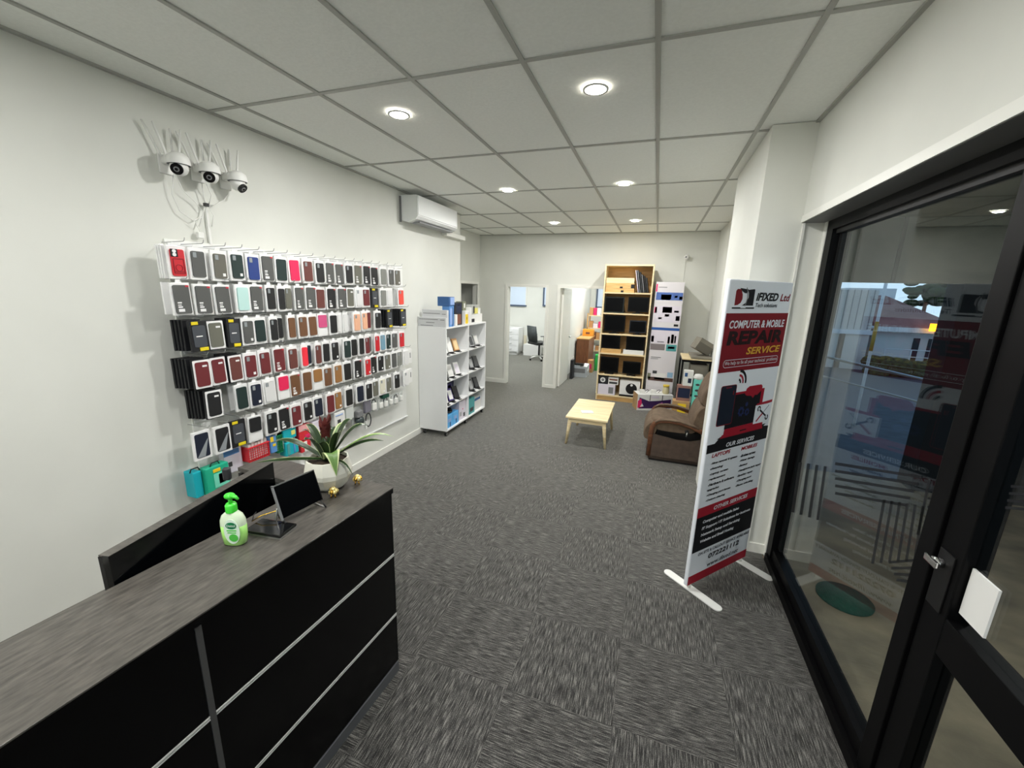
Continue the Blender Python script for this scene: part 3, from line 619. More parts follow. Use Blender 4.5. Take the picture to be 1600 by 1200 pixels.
bar(0.435,1.09,0.50,1.14,0.006,BRED2,y5); bar(0.50,1.14,0.56,1.188,0.0022,BGEAR,y5)
# wifi mark
for r0,r1,M in ((0.066,0.083,BNAVY),(0.040,0.054,BRED2),(0.014,0.027,BNAVY)): arc(0.175,1.368,r0,r1,-5,88,M,y1)
pr_.build('printed_artwork', ban); pr_ = MB()
# logo
pr_.poly([(x,y1,z) for x,z in ((0.02,1.825),(0.02,1.905),(0.03,1.915),(0.065,1.915),(0.085,1.885),(0.088,1.86),(0.075,1.84),(0.05,1.828))],BRED)
pr_.poly([(x,y1,z) for x,z in ((0.09,1.825),(0.125,1.84),(0.145,1.87),(0.142,1.895),(0.128,1.912),(0.195,1.918),(0.20,1.912),(0.20,1.825))],BNAVY)
pr_.poly([(x,y1,z) for x,z in ((0.052,1.921),(0.075,1.905),(0.10,1.895),(0.12,1.893),(0.134,1.915))],BNAVY)
arc(0.045,1.87,0.085,0.092,-32,38,GREY,y2)
rect(pr_,0.0,0.215,1.807,1.815,BNAVY,y1); rect(pr_,0.08,0.13,1.811,1.817,FAB,y2)
pr_.build('logo', ban)
def T(s_,x0,x1,z0,z1,M,bold=0.0,sh=0.0): MB().text(s_,x0,x1,z0,z1,M,XZ(y3),bold,sh).build('lettering', ban)
T('iFIXED',0.222,0.455,1.853,1.900,BNAVY,0.035,0.2); T('Ltd',0.478,0.588,1.853,1.897,BRED,0.02,0.2); T('Tech solutions',0.225,0.455,1.816,1.840,BBLUE,0.008,0.15)
T('COMPUTER & MOBILE',0.0,0.572,1.696,1.742,BTXT,0.03,0.12); T('REPAIR',-0.002,0.575,1.601,1.682,BDRK,0.045,0.1); T('SERVICE',0.205,0.573,1.539,1.582,BGOLD,0.03,0.2)
T('We help to fix all your technical  problems',0.008,0.558,1.479,1.507,BTXT,0.0,0.0)
T('OUR SERVICES',0.148,0.45,0.963,0.992,BTXT,0.03,0.2); T('LAPTOPS',0.018,0.203,0.915,0.940,BRED2,0.03,0.15); T('MOBILES',0.322,0.502,0.908,0.933,BRED2,0.03,0.15)
lap = (('Virus removal & system',0.27),('cleaning',0.13),('Laptop screen',0.19),('replacement',0.17),('Hardware & software',0.27),('upgrades',0.12),('Charging port issues',0.25),('Custom cleaning',0.2))
for i,(s_,w_) in enumerate(lap): T('-'+s_ if i not in (1,3,5) else s_,0.02,0.02+w_,0.866-i*0.0355,0.884-i*0.0355,BNAVY,0.045,0.2)
mob = (('-Broken screen',0.17),('-Water damage',0.17),('-Battery',0.10),('-Headphone jack repair',0.265),('-Speaker repair',0.18),('-Charging port',0.17),('-Phone unlocking',0.20))
for i,(s_,w_) in enumerate(mob): T(s_,0.325,0.325+w_,0.861-i*0.0355,0.879-i*0.0355,BNAVY,0.045,0.2)
T('OTHER SERVICES',0.12,0.49,0.540,0.568,BTXT,0.03,0.2)
for i,(s_,w_) in enumerate((('Computer and mobile Sales',0.385),('IT Support / IT Solutions for business',0.53),('Network Setup and Servicing',0.42),('Website and Email Hosting',0.36))): T(s_,0.025,0.025+w_,0.464-i*0.047,0.490-i*0.047,BTXT,0.045,0.12)
T('ON SITE & CALLOUT SERVICE AVAILABLE',0.025,0.59,0.234,0.256,BBLUE,0.02,0.1); T('072221112',0.14,0.48,0.178,0.216,BNAVY,0.03,0.1); T('www.ifixed.net',0.14,0.488,0.118,0.150,BBLUE,0.01,0.25)
o_ = rrect(-0.004,0.568,1.470,1.516,0.022,y2,6); i_ = rrect(-0.001,0.565,1.473,1.513,0.019,y2,6); ol = MB()
for k in range(len(o_)): ol.poly([o_[k],o_[(k+1)%len(o_)],i_[(k+1)%len(o_)],i_[k]],BTXT)
ol.build('outline', ban)
for nme, x in (('foot',0.0),('foot',0.57)):
    f = MB(); n = 10; pts = [(x+0.03*math.cos(a_), -0.20+0.03*math.sin(a_), 0.0) for a_ in [PI+PI*k/n for k in range(n+1)]] + [(x+0.03*math.cos(a_), 0.16+0.03*math.sin(a_), 0.0) for a_ in [PI*k/n for k in range(n+1)]]
    f.prism(pts,(0,0,0.006),WPLAST); f.build('foot', ban); MB().cyl((x,0,0.006),(x,0,0.05),0.012,WPLAST).build('pole', ban)

# ================================================================ WHITE SHELF UNIT ON CASTORS
UX0, UX1, UY0, UY1 = -2.785, -2.385, 4.42, 5.665
su = thing('shelf_unit','white open shelving unit on castors standing against the left wall','shelf unit',(UX0,UY0,0))
W_, L_ = UX1-UX0, UY1-UY0
for y in (0, L_-0.018): B(0,W_,y,y+0.018,0.075,1.41,WHITE,bev=0.001).build('side_panel', su)
B(0.01,W_,0.636,0.654,0.093,1.392,WHITE).build('divider', su)
B(0,0.01,0.018,L_-0.018,0.093,1.392,WHITE).build('back_panel', su)
for z in (0.075,0.395,0.72,1.045,1.392):
    for y0,y1 in (((0.018,0.636),(0.654,L_-0.018)) if z not in (0.075,1.392) else ((0.018,L_-0.018),)): B(0.01,W_,y0,y1,z,z+0.018,WHITE,bev=0.0008).build('shelf', su)
for x in (0.05,W_-0.035):
    for y in (0.04,L_/2,L_-0.04):
        c = MB().box(x-0.02,x+0.02,y-0.02,y+0.02,0.068,0.075,GREY).cyl((x,y,0.05),(x,y,0.068),0.012,GREY).build('castor', su)
        MB().cyl((x-0.014,y,0.026),(x+0.014,y,0.026),0.026,BLACK).cyl((x+0.014,y,0.026),(x+0.017,y,0.026),0.018,STEEL).build('wheel', c)
def carton(name, x0,x1,y0,y1,z0,z1, M, lab, cat='box', group=None, rotz=0.0, deco=None, bev=0.002):
    cx, cy = (x0+x1)/2, (y0+y1)/2; w,d = (x1-x0)/2,(y1-y0)/2
    t = thing(name, lab, cat, (cx,cy,z0), rotz, group)
    B(-w,w,-d,d,0,z1-z0,M,bev=bev).build('carton', t)
    if deco: deco(t, w, d, z1-z0)
    return t
def cm(n, rgb, r=0.5): return mat('card_'+n, rgb, r)
CBLUE=cm('blue',(92,146,208)); CLBLUE=cm('pale_blue',(150,176,224)); CNAVY=cm('navy',(24,34,66)); CBLK=cm('black',(26,26,32)); CWHT=cm('white',(232,232,228)); CYEL=cm('yellow',(244,208,40)); CTEAL=cm('teal',(80,160,160)); COLV=cm('olive',(122,126,104)); CSKY=cm('sky',(96,176,232)); CPINK=cm('pink',(226,40,104)); CPUR=cm('purple',(66,50,120)); CBRN=cm('copper',(130,78,58)); CLAV=cm('lavender_white',(222,216,226)); CDBLUE=cm('dark_blue',(52,94,146)); CKHK=cm('pale_yellow',(232,224,120))
def patch(M, y0,y1,z0,z1, side='x', name='print'):
    def f(t,w,d,h):
        if side=='x': B(w,w+0.002,-d+y0*2*d,-d+y1*2*d,z0*h,z1*h,M).build(name, t)
        else: B(-w+y0*2*w,-w+y1*2*w,-d-0.002,-d,z0*h,z1*h,M).build(name, t)
    return f
def multi(*fs):
    def f(t,w,d,h):
        for g in fs: g(t,w,d,h)
    return f
TZ = 1.4115
# silver trays lying on the near end
GSIL = mat('tray_light_grey',(206,207,208),0.4)
def tray(x0,x1,y0,y1,z0,z1,lab):
    t = thing('flat_carton', lab, 'box', ((x0+x1)/2,(y0+y1)/2,z0), 0, 'flat light grey boxes on the shelf unit'); w,d,h=(x1-x0)/2,(y1-y0)/2,z1-z0
    B(-w,w,-d,d,0,h,GSIL,bev=0.004).build('carton', t)
    for a_,b_,z in ((-0.9,0.45,0.78),(0.6,0.9,0.76),(-0.4,0.2,0.45),(-0.8,0.1,0.12)): B(a_*w,b_*w,-d-0.001,-d,z*h-0.004,z*h+0.004,GREY).build('printed_line', t)
tray(-2.785,-2.392,4.43,4.47,TZ,TZ+0.115,'flat light grey box propped on the near end of the shelf unit, lower one')
tray(-2.75,-2.40,4.475,4.52,TZ,TZ+0.205,'taller flat light grey box just behind the other on the shelf unit')
carton('blue_box',-2.50,-2.40,4.54,4.66,TZ,TZ+0.25,CBLUE,'tall light blue box on top of the shelf unit, under the smaller blue box',deco=multi(patch(CLBLUE,0.1,0.6,0.1,0.9),patch(CDBLUE,0.6,0.8,0,0.95)))
carton('blue_box',-2.56,-2.40,4.53,4.67,TZ+0.251,TZ+0.365,CDBLUE,'small blue box with a pale face, highest thing on the shelf unit',deco=patch(CLBLUE,0.25,1.0,0.15,0.95))
carton('white_box',-2.43,-2.395,4.685,4.745,TZ,TZ+0.145,CWHT,'small plain white box on the shelf unit between blue and black boxes')
carton('black_box',-2.56,-2.44,4.76,4.97,TZ,TZ+0.29,CBLK,'tall black box with copper lower half on top of the shelf unit',deco=multi(patch(CBRN,0.1,0.85,0.05,0.48),patch(CNAVY,0.2,0.9,0.55,0.95),patch(CWHT,0.35,0.6,0.86,0.9)))
carton('yellow_box',-2.50,-2.40,4.985,5.12,TZ,TZ+0.18,CWHT,'white box with a large yellow picture on top of the shelf unit',deco=multi(patch(CYEL,0.05,0.65,0.05,0.75),patch(CBLK,0.3,0.42,0.35,0.55),patch(CLAV,0.65,1,0.2,0.9)))
carton('olive_box',-2.54,-2.44,4.99,5.09,TZ+0.181,TZ+0.30,COLV,'small olive box standing on the yellow pictured box',deco=patch(CWHT,0.35,0.7,0.3,0.8))
carton('white_box',-2.62,-2.40,5.135,5.19,TZ,TZ+0.22,CWHT,'narrow white box on the shelf unit right of the yellow pictured box')
carton('white_box',-2.60,-2.42,5.22,5.60,TZ,TZ+0.12,CWHT,'long low white box on the far end of the shelf unit',deco=patch(CBLK,0.02,0.28,0.1,0.5))
carton('yellow_gadget_box',-2.56,-2.43,5.24,5.46,TZ+0.125,TZ+0.25,cm('light_grey',(176,178,172)),'grey and yellow gadget box on the long low white box',deco=multi(patch(CKHK,0.45,1.0,0.02,0.65),patch(CBLK,0.3,0.5,0.1,0.85)))
carton('white_box',-2.56,-2.44,5.50,5.58,TZ+0.121,TZ+0.20,CWHT,'small white box at the far corner on the long low box')
def shadow_free_phone(lab, y, z, M, lean=24, h=0.185, w=0.09, scr=None, grp='boxed phones leaning on small stands'):
    t = thing('display_phone', lab, 'phone box', (-2.435,y,z), math.radians(-18), grp)
    Tm = Matrix.Translation((0.0,0,0.012)) @ Matrix.Rotation(math.radians(-lean),4,'Y')
    B(-0.022,0.0,-w/2,w/2,0,h,M,bev=0.003,X=Tm).build('phone_box', t)
    if scr: B(0.0,0.0015,-w/2+0.012,w/2-0.012,0.02,h-0.025,scr,X=Tm).build('front_print', t)
    B(-0.07,0.06,-0.025,0.025,0,0.006,BLACK,bev=0.002).box(-0.062,-0.056,-0.02,0.02,0.006,0.10,BLACK).box(0.0,0.012,-w/2,w/2,0.006,0.018,BLACK).build('stand', t)
SZ = [1.0645,0.7395,0.4145,0.0945]
CSIL = cm('silver',(168,170,170),0.35); CLGR = cm('pale_grey',(214,214,210)); CTAN = cm('tan',(196,146,92)); CDG = cm('charcoal',(64,66,68)); CMAG = cm('magenta',(190,90,170))
for lab,y,zi,M,s in (('white boxed phone on a black stand, top left cell, half hidden',4.50,0,CWHT,None),('tall pale boxed phone on a black stand, top left cell, middle',4.645,0,CLGR,CWHT),('tan boxed phone on a black stand in the top left cell',4.82,0,CTAN,cm('pale_tan',(230,200,150))),
        ('dark boxed phone on a stand, second left cell, half hidden',4.50,1,CDG,None),('white boxed phone on a stand, second left cell, middle',4.66,1,CWHT,CLGR),('white boxed phone on a stand, second left cell, right',4.85,1,CWHT,CLAV),
        ('white and pink boxed phone, third left cell, half hidden',4.50,2,CWHT,CPUR),('purple-edged white boxed phone with pink picture, third left cell',4.66,2,CPUR,CWHT),('dark boxed phone leaning in the third left cell',4.82,2,CBLK,None),
        ('silver boxed phone on a stand, top right cell, left',5.30,0,CSIL,CDG),('silver boxed phone on a stand, top right cell, right',5.48,0,CSIL,CLGR),
        ('charcoal boxed phone on a stand, second right cell, left',5.30,1,CDG,CSIL),('charcoal boxed phone on a stand, second right cell, right',5.48,1,CDG,None),
        ('grey boxed phone on a stand, third right cell, left',5.30,2,CDG,CSIL),('black boxed phone on a stand, third right cell, right',5.49,2,CBLK,CDG)):
    shadow_free_phone(lab,y,SZ[zi],M,scr=s,h=0.20 if 'tall' in lab else 0.17)
carton('tablet_box',-2.62,-2.60,4.72,5.03,SZ[2],SZ[2]+0.22,CNAVY,'large navy tablet box standing at the back of the third left cell',deco=multi(patch(CPUR,0.35,0.75,0.2,0.8),patch(CDBLUE,0.45,0.7,0.3,0.7)))
carton('blue_gadget_box',-2.62,-2.41,4.46,4.63,SZ[3],SZ[3]+0.17,CSKY,'sky blue gadget box in the bottom left cell, nearer one',group='sky blue gadget boxes',deco=multi(patch(CDBLUE,0.5,0.68,0.05,0.4),patch(CLBLUE,0.2,0.7,0.45,0.7)))
carton('blue_gadget_box',-2.62,-2.41,4.635,4.80,SZ[3],SZ[3]+0.17,CSKY,'sky blue gadget box in the bottom left cell, farther one',group='sky blue gadget boxes',deco=multi(patch(CDBLUE,0.5,0.68,0.05,0.4),patch(CLBLUE,0.2,0.7,0.45,0.7)))
t = thing('headphones','black headphones lying on the sky blue gadget boxes','headphones',(-2.50,4.62,SZ[3]+0.171))
MB().tube([(0,-0.08+0.16*k/10,0.014+0.0) if False else (0.07*math.sin(PI*k/10),-0.08*math.cos(PI*k/10),0.02) for k in range(11)],0.010,BLACK).build('headband', t)
for s_ in (-1,1): MB().cyl((0,s_*0.08,0.001),(0,s_*0.08,0.035),0.032,BLACK).build('ear_cup', t)
carton('white_box',-2.60,-2.42,4.84,5.04,SZ[3],SZ[3]+0.27,CLAV,'white box with small pictures in the bottom left cell',deco=multi(patch(CSIL,0.1,0.35,0.2,0.42),patch(CDG,0.65,0.9,0.1,0.3),patch(CPINK,0.5,0.6,0.5,0.56)))
carton('teal_box',-2.62,-2.41,5.10,5.33,SZ[3],SZ[3]+0.23,CTEAL,'teal box with a dark picture in the bottom right cell',deco=patch(CDG,0.3,0.8,0.15,0.4))
carton('blue_topped_box',-2.60,-2.43,5.36,5.60,SZ[3],SZ[3]+0.18,CLGR,'pale box with a blue top edge in the bottom right cell',deco=patch(CDBLUE,0.0,0.9,0.8,1.0))

# ================================================================ BOOKCASE AND STOCK AT THE BACK WALL
bx0,bx1,by0,by1,bh = -0.875,-0.085,7.22,7.60,2.35
bc = thing('bookcase','tall pine bookcase filled with black monitors against the back wall','bookcase',(bx0,by0,0)); bw=bx1-bx0; bd=by1-by0
for x in (0,bw-0.022): B(x,x+0.022,0,bd,0,bh,PINE,bev=0.001).build('side_panel', bc)
B(0.022,bw-0.022,bd-0.008,bd,0.08,bh,PINE_D).build('back_panel', bc, label='orange pine back board')
shz = [0.10,0.475,0.855,1.195,1.548,1.895]
for z in shz+[bh-0.02]: B(0.022,bw-0.022,0,bd-0.008,z-0.022 if z<bh-0.03 else z-0.005,z if z<bh-0.03 else bh,PINE_E).build('shelf', bc)
B(0.022,bw-0.022,0.015,0.035,0,0.078,PINE_D).build('plinth', bc)
def monitor(x0,x1,z0,h,lab,M=None,base=None,rot=0.0,stand=True,y=7.27):
    t = thing('monitor', lab,'monitor',((x0+x1)/2,y,z0),rot,'old monitors on the bookcase'); w=(x1-x0)/2
    o=0.03 if stand else 0.0
    B(-w,w,0,0.03,o,h,M or mat('monitor_black',(5,5,6),0.45,spec=0.25),bev=0.004).build('casing', t); B(-w+0.015,w-0.015,-0.002,0.0,o+0.02,h-0.018,SCR).build('screen', t)
    if stand: B(-w*0.5,w*0.5,-0.02,0.10,0,0.012,BLACK).box(-0.03,0.03,0.03,0.05,0.012,0.2,BLACK).build('stand', t)
GRNB = mat('green_black_screen',(16,30,28),0.4)
z=[q+0.0015 for q in shz]
monitor(-0.845,-0.52,z[4],0.27,'dark greenish monitor, left side of the second shelf from top',GRNB,stand=False)
monitor(-0.455,-0.12,z[4],0.275,'black monitor on the right of the second shelf from top')
monitor(-0.825,-0.475,z[3],0.31,'large black monitor on the left of the third shelf from top',rot=0.06)
monitor(-0.40,-0.125,z[3],0.24,'dark blue-black monitor on the right of the third shelf',mat('blue_black',(14,24,36),0.4))
monitor(-0.845,-0.53,z[2]+0.0715,0.233,'black monitor standing on the flat tan box',stand=False)
monitor(-0.43,-0.125,z[2]+0.0715,0.238,'black monitor standing on the flat white box',stand=False)
carton('flat_tan_box',-0.845,-0.50,7.235,7.40,z[2],z[2]+0.07,PINE_D,'flat tan box under the left monitor on the fourth shelf')
carton('flat_white_box',-0.465,-0.125,7.235,7.40,z[2],z[2]+0.07,CWHT,'flat white box under the right monitor on the fourth shelf')
monitor(-0.835,-0.525,z[1],0.30,'black monitor on the left of the fifth shelf')
monitor(-0.45,-0.15,z[1]+0.0,0.25,'black monitor with a brown base strip, right of the fifth shelf')
# tilted laptops on the second and top shelves
def laptop(x,z0,h,lean,lab,grp,M=DGREY,yy=7.225,tk=0.022):
    t = thing('laptop', lab,'laptop',(x,yy,z0),0,grp); Tm = Matrix.Rotation(math.radians(lean),4,'Y')
    off = abs(math.sin(math.radians(lean)))*tk+0.0005
    B(-tk/2,0,0,0.28,off,h,M,bev=0.002,X=Tm).build('lid', t); B(0,tk/2,0,0.28,off,h,BLACK,bev=0.002,X=Tm).build('base', t)
for i,(x,ln) in enumerate(((-0.565,-16),(-0.54,-16),(-0.515,-16))): laptop(x,z[4],0.22,ln,'closed laptop leaning in the gap between the two monitors','laptops leaning on the second shelf',GREY if i==1 else DGREY,yy=7.305)
for i,x in enumerate((-0.30,-0.27,-0.24,-0.21,-0.18,-0.15)): laptop(x,z[5],(0.37,0.37,0.34,0.30,0.28,0.25)[i],-11,'closed laptop standing on edge on the top shelf','laptops standing on the top shelf',(CLAV,GREY,DGREY,GREY,BLACK,DGREY)[i])
carton('wooden_box',-0.845,-0.375,7.235,7.50,z[5],z[5]+0.065,PINE_D,'flat wooden box with a finger hole, lowest of three on top shelf',group='flat wooden boxes on the top shelf',deco=patch(BLACK,0.54,0.64,0.0,0.5,'y','finger_hole'))
carton('wooden_box',-0.845,-0.375,7.235,7.50,z[5]+0.066,z[5]+0.15,PINE_D,'flat wooden box with a finger hole, middle of three on top shelf',group='flat wooden boxes on the top shelf',deco=multi(patch(BLACK,0.5,0.6,0.0,0.35,'y','finger_hole'),patch(BLACK,0.88,1.0,0.05,0.8,'y','dark_label')))
carton('wooden_box',-0.845,-0.385,7.235,7.50,z[5]+0.151,z[5]+0.235,PINE,'pale flat wooden box, uppermost of three on top shelf',group='flat wooden boxes on the top shelf')
# bottom compartment
carton('white_printer_box',-0.845,-0.545,7.235,7.50,z[0],z[0]+0.19,CLAV,'long white box with a grey device picture, bottom of bookcase',deco=patch(GREY,0.62,0.9,0.15,0.75,'y','picture'))
t = thing('webcam_box','black box with a round white lens picture, bottom of bookcase','box',(-0.76,7.30,z[0]+0.191))
B(-0.08,0.08,-0.06,0.1,0,0.14,CBLK).build('carton', t); MB().cyl((-0.01,-0.06,0.075),(-0.01,-0.064,0.075),0.045,CWHT,seg=24).cyl((-0.01,-0.064,0.075),(-0.01,-0.066,0.075),0.025,GREY,seg=24).build('picture', t)
carton('red_white_box',-0.675,-0.50,7.245,7.45,z[0]+0.191,z[0]+0.32,CWHT,'white box with dark oval pictures, bottom of bookcase',deco=multi(patch(CDG,0.1,0.9,0.12,0.4,'y','picture'),patch(CBRN,0.1,0.9,0.6,0.8,'y','picture')))
t = thing('speaker_box','white box with a big black round picture, bottom of bookcase','box',(-0.30,7.38,z[0]))
B(-0.17,0.17,-0.14,0.1,0,0.29,CWHT,bev=0.002).box(-0.17,0.17,-0.142,-0.14,0,0.035,BLACK).build('carton', t); MB().cyl((0.03,-0.14,0.15),(0.03,-0.145,0.15),0.095,BLACK,seg=32).cyl((0.03,-0.145,0.215),(0.03,-0.147,0.215),0.022,CWHT).build('picture', t)

# stack of printer cartons beside the bookcase
def pbox(z0,z1,lab,deco,x0=-0.035,x1=0.40): return carton('printer_box',x0,x1,7.27,7.68,z0,z1,cm('printer_white',(224,220,222)),lab,deco=deco,group='printer boxes stacked by the bookcase')
PH = lambda M,x0,x1,z0_,z1_: patch(M,x0,x1,z0_,z1_,'y','picture')
pbox(0,0.33,'white printer box at the bottom of the tall stack',PH(GREY,0.1,0.4,0.5,0.6))
pbox(0.331,0.955,'tall white printer box with an office photo, lower in the stack',multi(PH(cm('desk_brown',(88,62,54)),0.05,0.98,0.16,0.26),PH(CWHT,0.28,0.68,0.2,0.38),PH(CDG,0.2,0.36,0.36,0.44),PH(cm('soft_blue',(150,188,214)),0.75,0.95,0.28,0.42),PH(GREY,0.08,0.35,0.76,0.775),PH(GREY,0.08,0.45,0.8,0.82),PH(COLV,0.02,0.14,0.2,0.36)))
pbox(0.956,1.345,'printer box with a blue top band, middle of the stack',multi(PH(cm('strong_blue',(28,84,160)),0,1,0.88,0.99),PH(CLAV,0.0,1.0,0.32,0.85),PH(CDG,0.02,0.12,0.36,0.62),PH(CDG,0.62,0.7,0.32,0.62),PH(CSIL,0.74,0.84,0.34,0.72),PH(CSIL,0.86,0.92,0.36,0.66),PH(BLACK,0.25,0.5,0.36,0.39),PH(cm('warm_grey',(128,120,120)),0.02,0.55,0.02,0.28),PH(CTEAL,0.6,0.97,0.0,0.28),PH(CLBLUE,0.66,0.9,0.1,0.2)))
pbox(1.346,1.735,'printer box with a black printer and photos, second from top',multi(PH(CLAV,0.05,0.98,0.22,0.9),PH(CDG,0.32,0.66,0.62,0.86),PH(BLACK,0.36,0.62,0.7,0.82),PH(CDBLUE,0.82,0.96,0.3,0.5),PH(CPUR,0.74,0.9,0.64,0.72),PH(COLV,0.2,0.32,0.34,0.42),PH(CPINK,0.03,0.12,0.6,0.85),PH(BLACK,0.78,0.94,0.06,0.15),PH(CBRN,0.42,0.58,0.46,0.56)))
pbox(1.736,2.08,'printer box with a white printer on blue, topmost in the stack',multi(PH(cm('sky_photo',(80,110,176)),0.04,0.98,0.16,0.52),PH(CWHT,0.22,0.58,0.2,0.42),PH(GREY,0.25,0.55,0.17,0.2),PH(CPINK,0.01,0.06,0.55,0.9),PH(CPUR,0.86,0.98,0.2,0.34),PH(CLBLUE,0.7,0.8,0.28,0.38),PH(GREY,0.1,0.4,0.74,0.77)))
# purple box on the floor in front
t = thing('purple_print_box','brown-sided carton with purple print on the floor before the stack','box',(0.10,7.0,0),math.radians(18))
B(-0.29,0.29,-0.12,0.14,0,0.27,CWHT,bev=0.002).build('carton', t); B(-0.292,-0.29,-0.12,0.14,0,0.27,KRAFT).build('side_face', t, label='brown kraft side')
b = MB(); b.poly([(-0.26,-0.122,0.03),(0.26,-0.122,0.05),(0.26,-0.122,0.2),(0.05,-0.122,0.17),(-0.1,-0.122,0.16),(-0.26,-0.122,0.22)],cm('deep_purple',(58,28,84)))
b.poly([(-0.28,-0.123,0.04),(-0.2,-0.123,0.06),(-0.23,-0.123,0.2),(-0.28,-0.123,0.16)],CPINK); b.poly([(-0.24,-0.124,0.06),(-0.18,-0.124,0.07),(-0.21,-0.124,0.12)],CWHT)
b.poly([(0.0,-0.123,0.08),(0.15,-0.123,0.07),(0.12,-0.123,0.15)],CMAG); b.box(-0.06,0.06,-0.124,-0.121,0.21,0.25,CLAV).box(-0.09,-0.08,-0.124,-0.121,0.17,0.265,BLACK).box(0.11,0.12,-0.124,-0.121,0.17,0.265,BLACK); b.build('print', t)
def adapter(x,y,lab):
    t = thing('power_adapter',lab,'adapter',(x,y,0.271),0.2,'white adapters on the purple print box'); B(-0.04,0.04,-0.03,0.03,0,0.06,WPLAST,bev=0.008).build('body', t)
    MB().tube([(0.04,0,0.03),(0.08,-0.02,0.07),(0.11,0,0.05),(0.08,0.03,0.008)],0.004,DGREY).build('cable', t)
adapter(-0.08,6.92,'white power adapter with a grey lead, left on the purple box'); adapter(0.10,6.985,'white power adapter with a grey lead, right on the purple box')
t = thing('storage_jar','glass jar with a yellow lid standing on the purple print box','jar',(0.29,7.06,0.271))
MB().lathe([(0.0001,0),(0.05,0),(0.055,0.02),(0.05,0.10),(0.035,0.12)],(0,0,0),mat('jar_contents',(200,190,150),0.3),close=False).build('jar', t); MB().cyl((0,0,0.12),(0,0,0.145),0.05,mat('yellow_lid',(232,200,60),0.4),seg=20).build('lid', t)
B(-0.10,0.10,-0.08,0.08,0,0.008,PAPER).build('paper_pile', loc=(0.15,7.08,0.2715), rot=(0,0,0.3), label='white papers lying on the purple print box', cat='paper')

# black metal rack with boxes, right of the stack
rk = thing('metal_rack','black metal rack with a board top holding grey cartons','rack',(0.45,6.55,0))
for x in (0,0.38):
    for y in (0,0.62): B(x,x+0.025,y,y+0.025,0,0.90,BLKFRAME).build('leg', rk)
B(0,0.405,0,0.645,0.90,0.935,BLKFRAME).build('top_frame', rk); B(0.0,0.405,0.0,0.645,0.935,0.95,PINE).build('top_board', rk, label='pine board')
B(0,0.405,0,0.645,0.38,0.40,BLKFRAME).build('shelf', rk)
GCART = noisy('grey_carton',(122,118,106),(138,133,120),(4,4,4),0.8)
carton('grey_carton',0.57,0.85,6.57,7.17,0.956,0.984,GCART,'flat opened grey carton on the rack top'); 
t = thing('grey_carton','open grey carton tilted up on the rack top','box',(0.72,6.80,1.11),0.3)
B(-0.12,0.12,-0.1,0.1,-0.07,0.11,GCART,X=Matrix.Rotation(0.5,4,'Y')).build('carton', t); B(-0.12,0.12,-0.101,-0.10,-0.07,0.05,cm('inside_carton',(100,96,86)),X=Matrix.Rotation(0.5,4,'Y')).build('flap', t)
carton('grey_carton',0.58,0.82,6.62,6.9,0.401,0.86,GCART,'tall grey carton on the rack shelf behind the recliner')
carton('white_box',0.49,0.62,6.44,6.54,0.56,0.79,CWHT,'white box with two blue dots on the purple carton by the rack',deco=multi(patch(CDBLUE,0.1,0.4,0.6,0.85,'y','picture'),patch(CNAVY,0.5,0.85,0.2,0.5,'y','picture')))
carton('purple_box',0.42,0.61,6.42,6.545,0.33,0.56,cm('soft_brown',(150,110,100)),'brown and purple carton under the white dotted box',deco=patch(CNAVY,0.08,0.95,0.2,0.85,'y','picture'))
carton('kraft_box',0.38,0.61,6.36,6.545,0.0,0.33,KRAFT,'kraft carton on the floor beside the rack',deco=patch(CYEL,0.3,0.8,0.2,0.9,'y','picture'))
t = thing('teal_organiser','turquoise box with a column of dark openings beside the recliner','organiser',(0.69,6.42,0.0))
B(-0.055,0.06,-0.06,0.06,0,0.68,cm('turquoise',(110,214,196)),bev=0.004).build('box', t)
for k in range(6): MB().prism(oval(-0.005,0.18+k*0.085,0.028,0.017,-0.0595,None,14),(0,-0.002,0),CDG).build('opening', t)
MB().lathe([(0.0001,0.08),(0.05,0.07),(0.07,0.03),(0.065,0.0)],(0,0,0),CLGR,close=True).build('bowl', loc=(0.69,6.42,0.681), label='pale upturned bowl on the turquoise box', cat='bowl')

# ================================================================ PINE COFFEE TABLE
tb = thing('coffee_table','small low pale pine coffee table in the middle of the floor','table',(-0.667,5.225,0))
B(-0.255,0.255,-0.465,0.465,0.358,0.38,PINE,bev=0.004).build('tabletop', tb)
B(-0.215,0.215,-0.425,-0.40,0.30,0.357,PINE).box(-0.215,0.215,0.40,0.425,0.30,0.357,PINE).box(-0.22,-0.20,-0.40,0.40,0.30,0.357,PINE).box(0.20,0.22,-0.40,0.40,0.30,0.357,PINE).build('apron', tb)
for sx_ in (-1,1):
    for sy_ in (-1,1): MB().cyl((sx_*0.205,sy_*0.405,0.358),(sx_*0.245,sy_*0.395,0.0),0.026,PINE,r2=0.015,seg=16).build('leg', tb)
MB().box(-0.075,0.075,-0.05,0.05,0,0.012,PAPER,bev=0.002).build('leaflet_pile', loc=(-0.70,5.03,0.3805), rot=(0,0,0.35), label='small white leaflets lying on the pine coffee table', cat='leaflet')

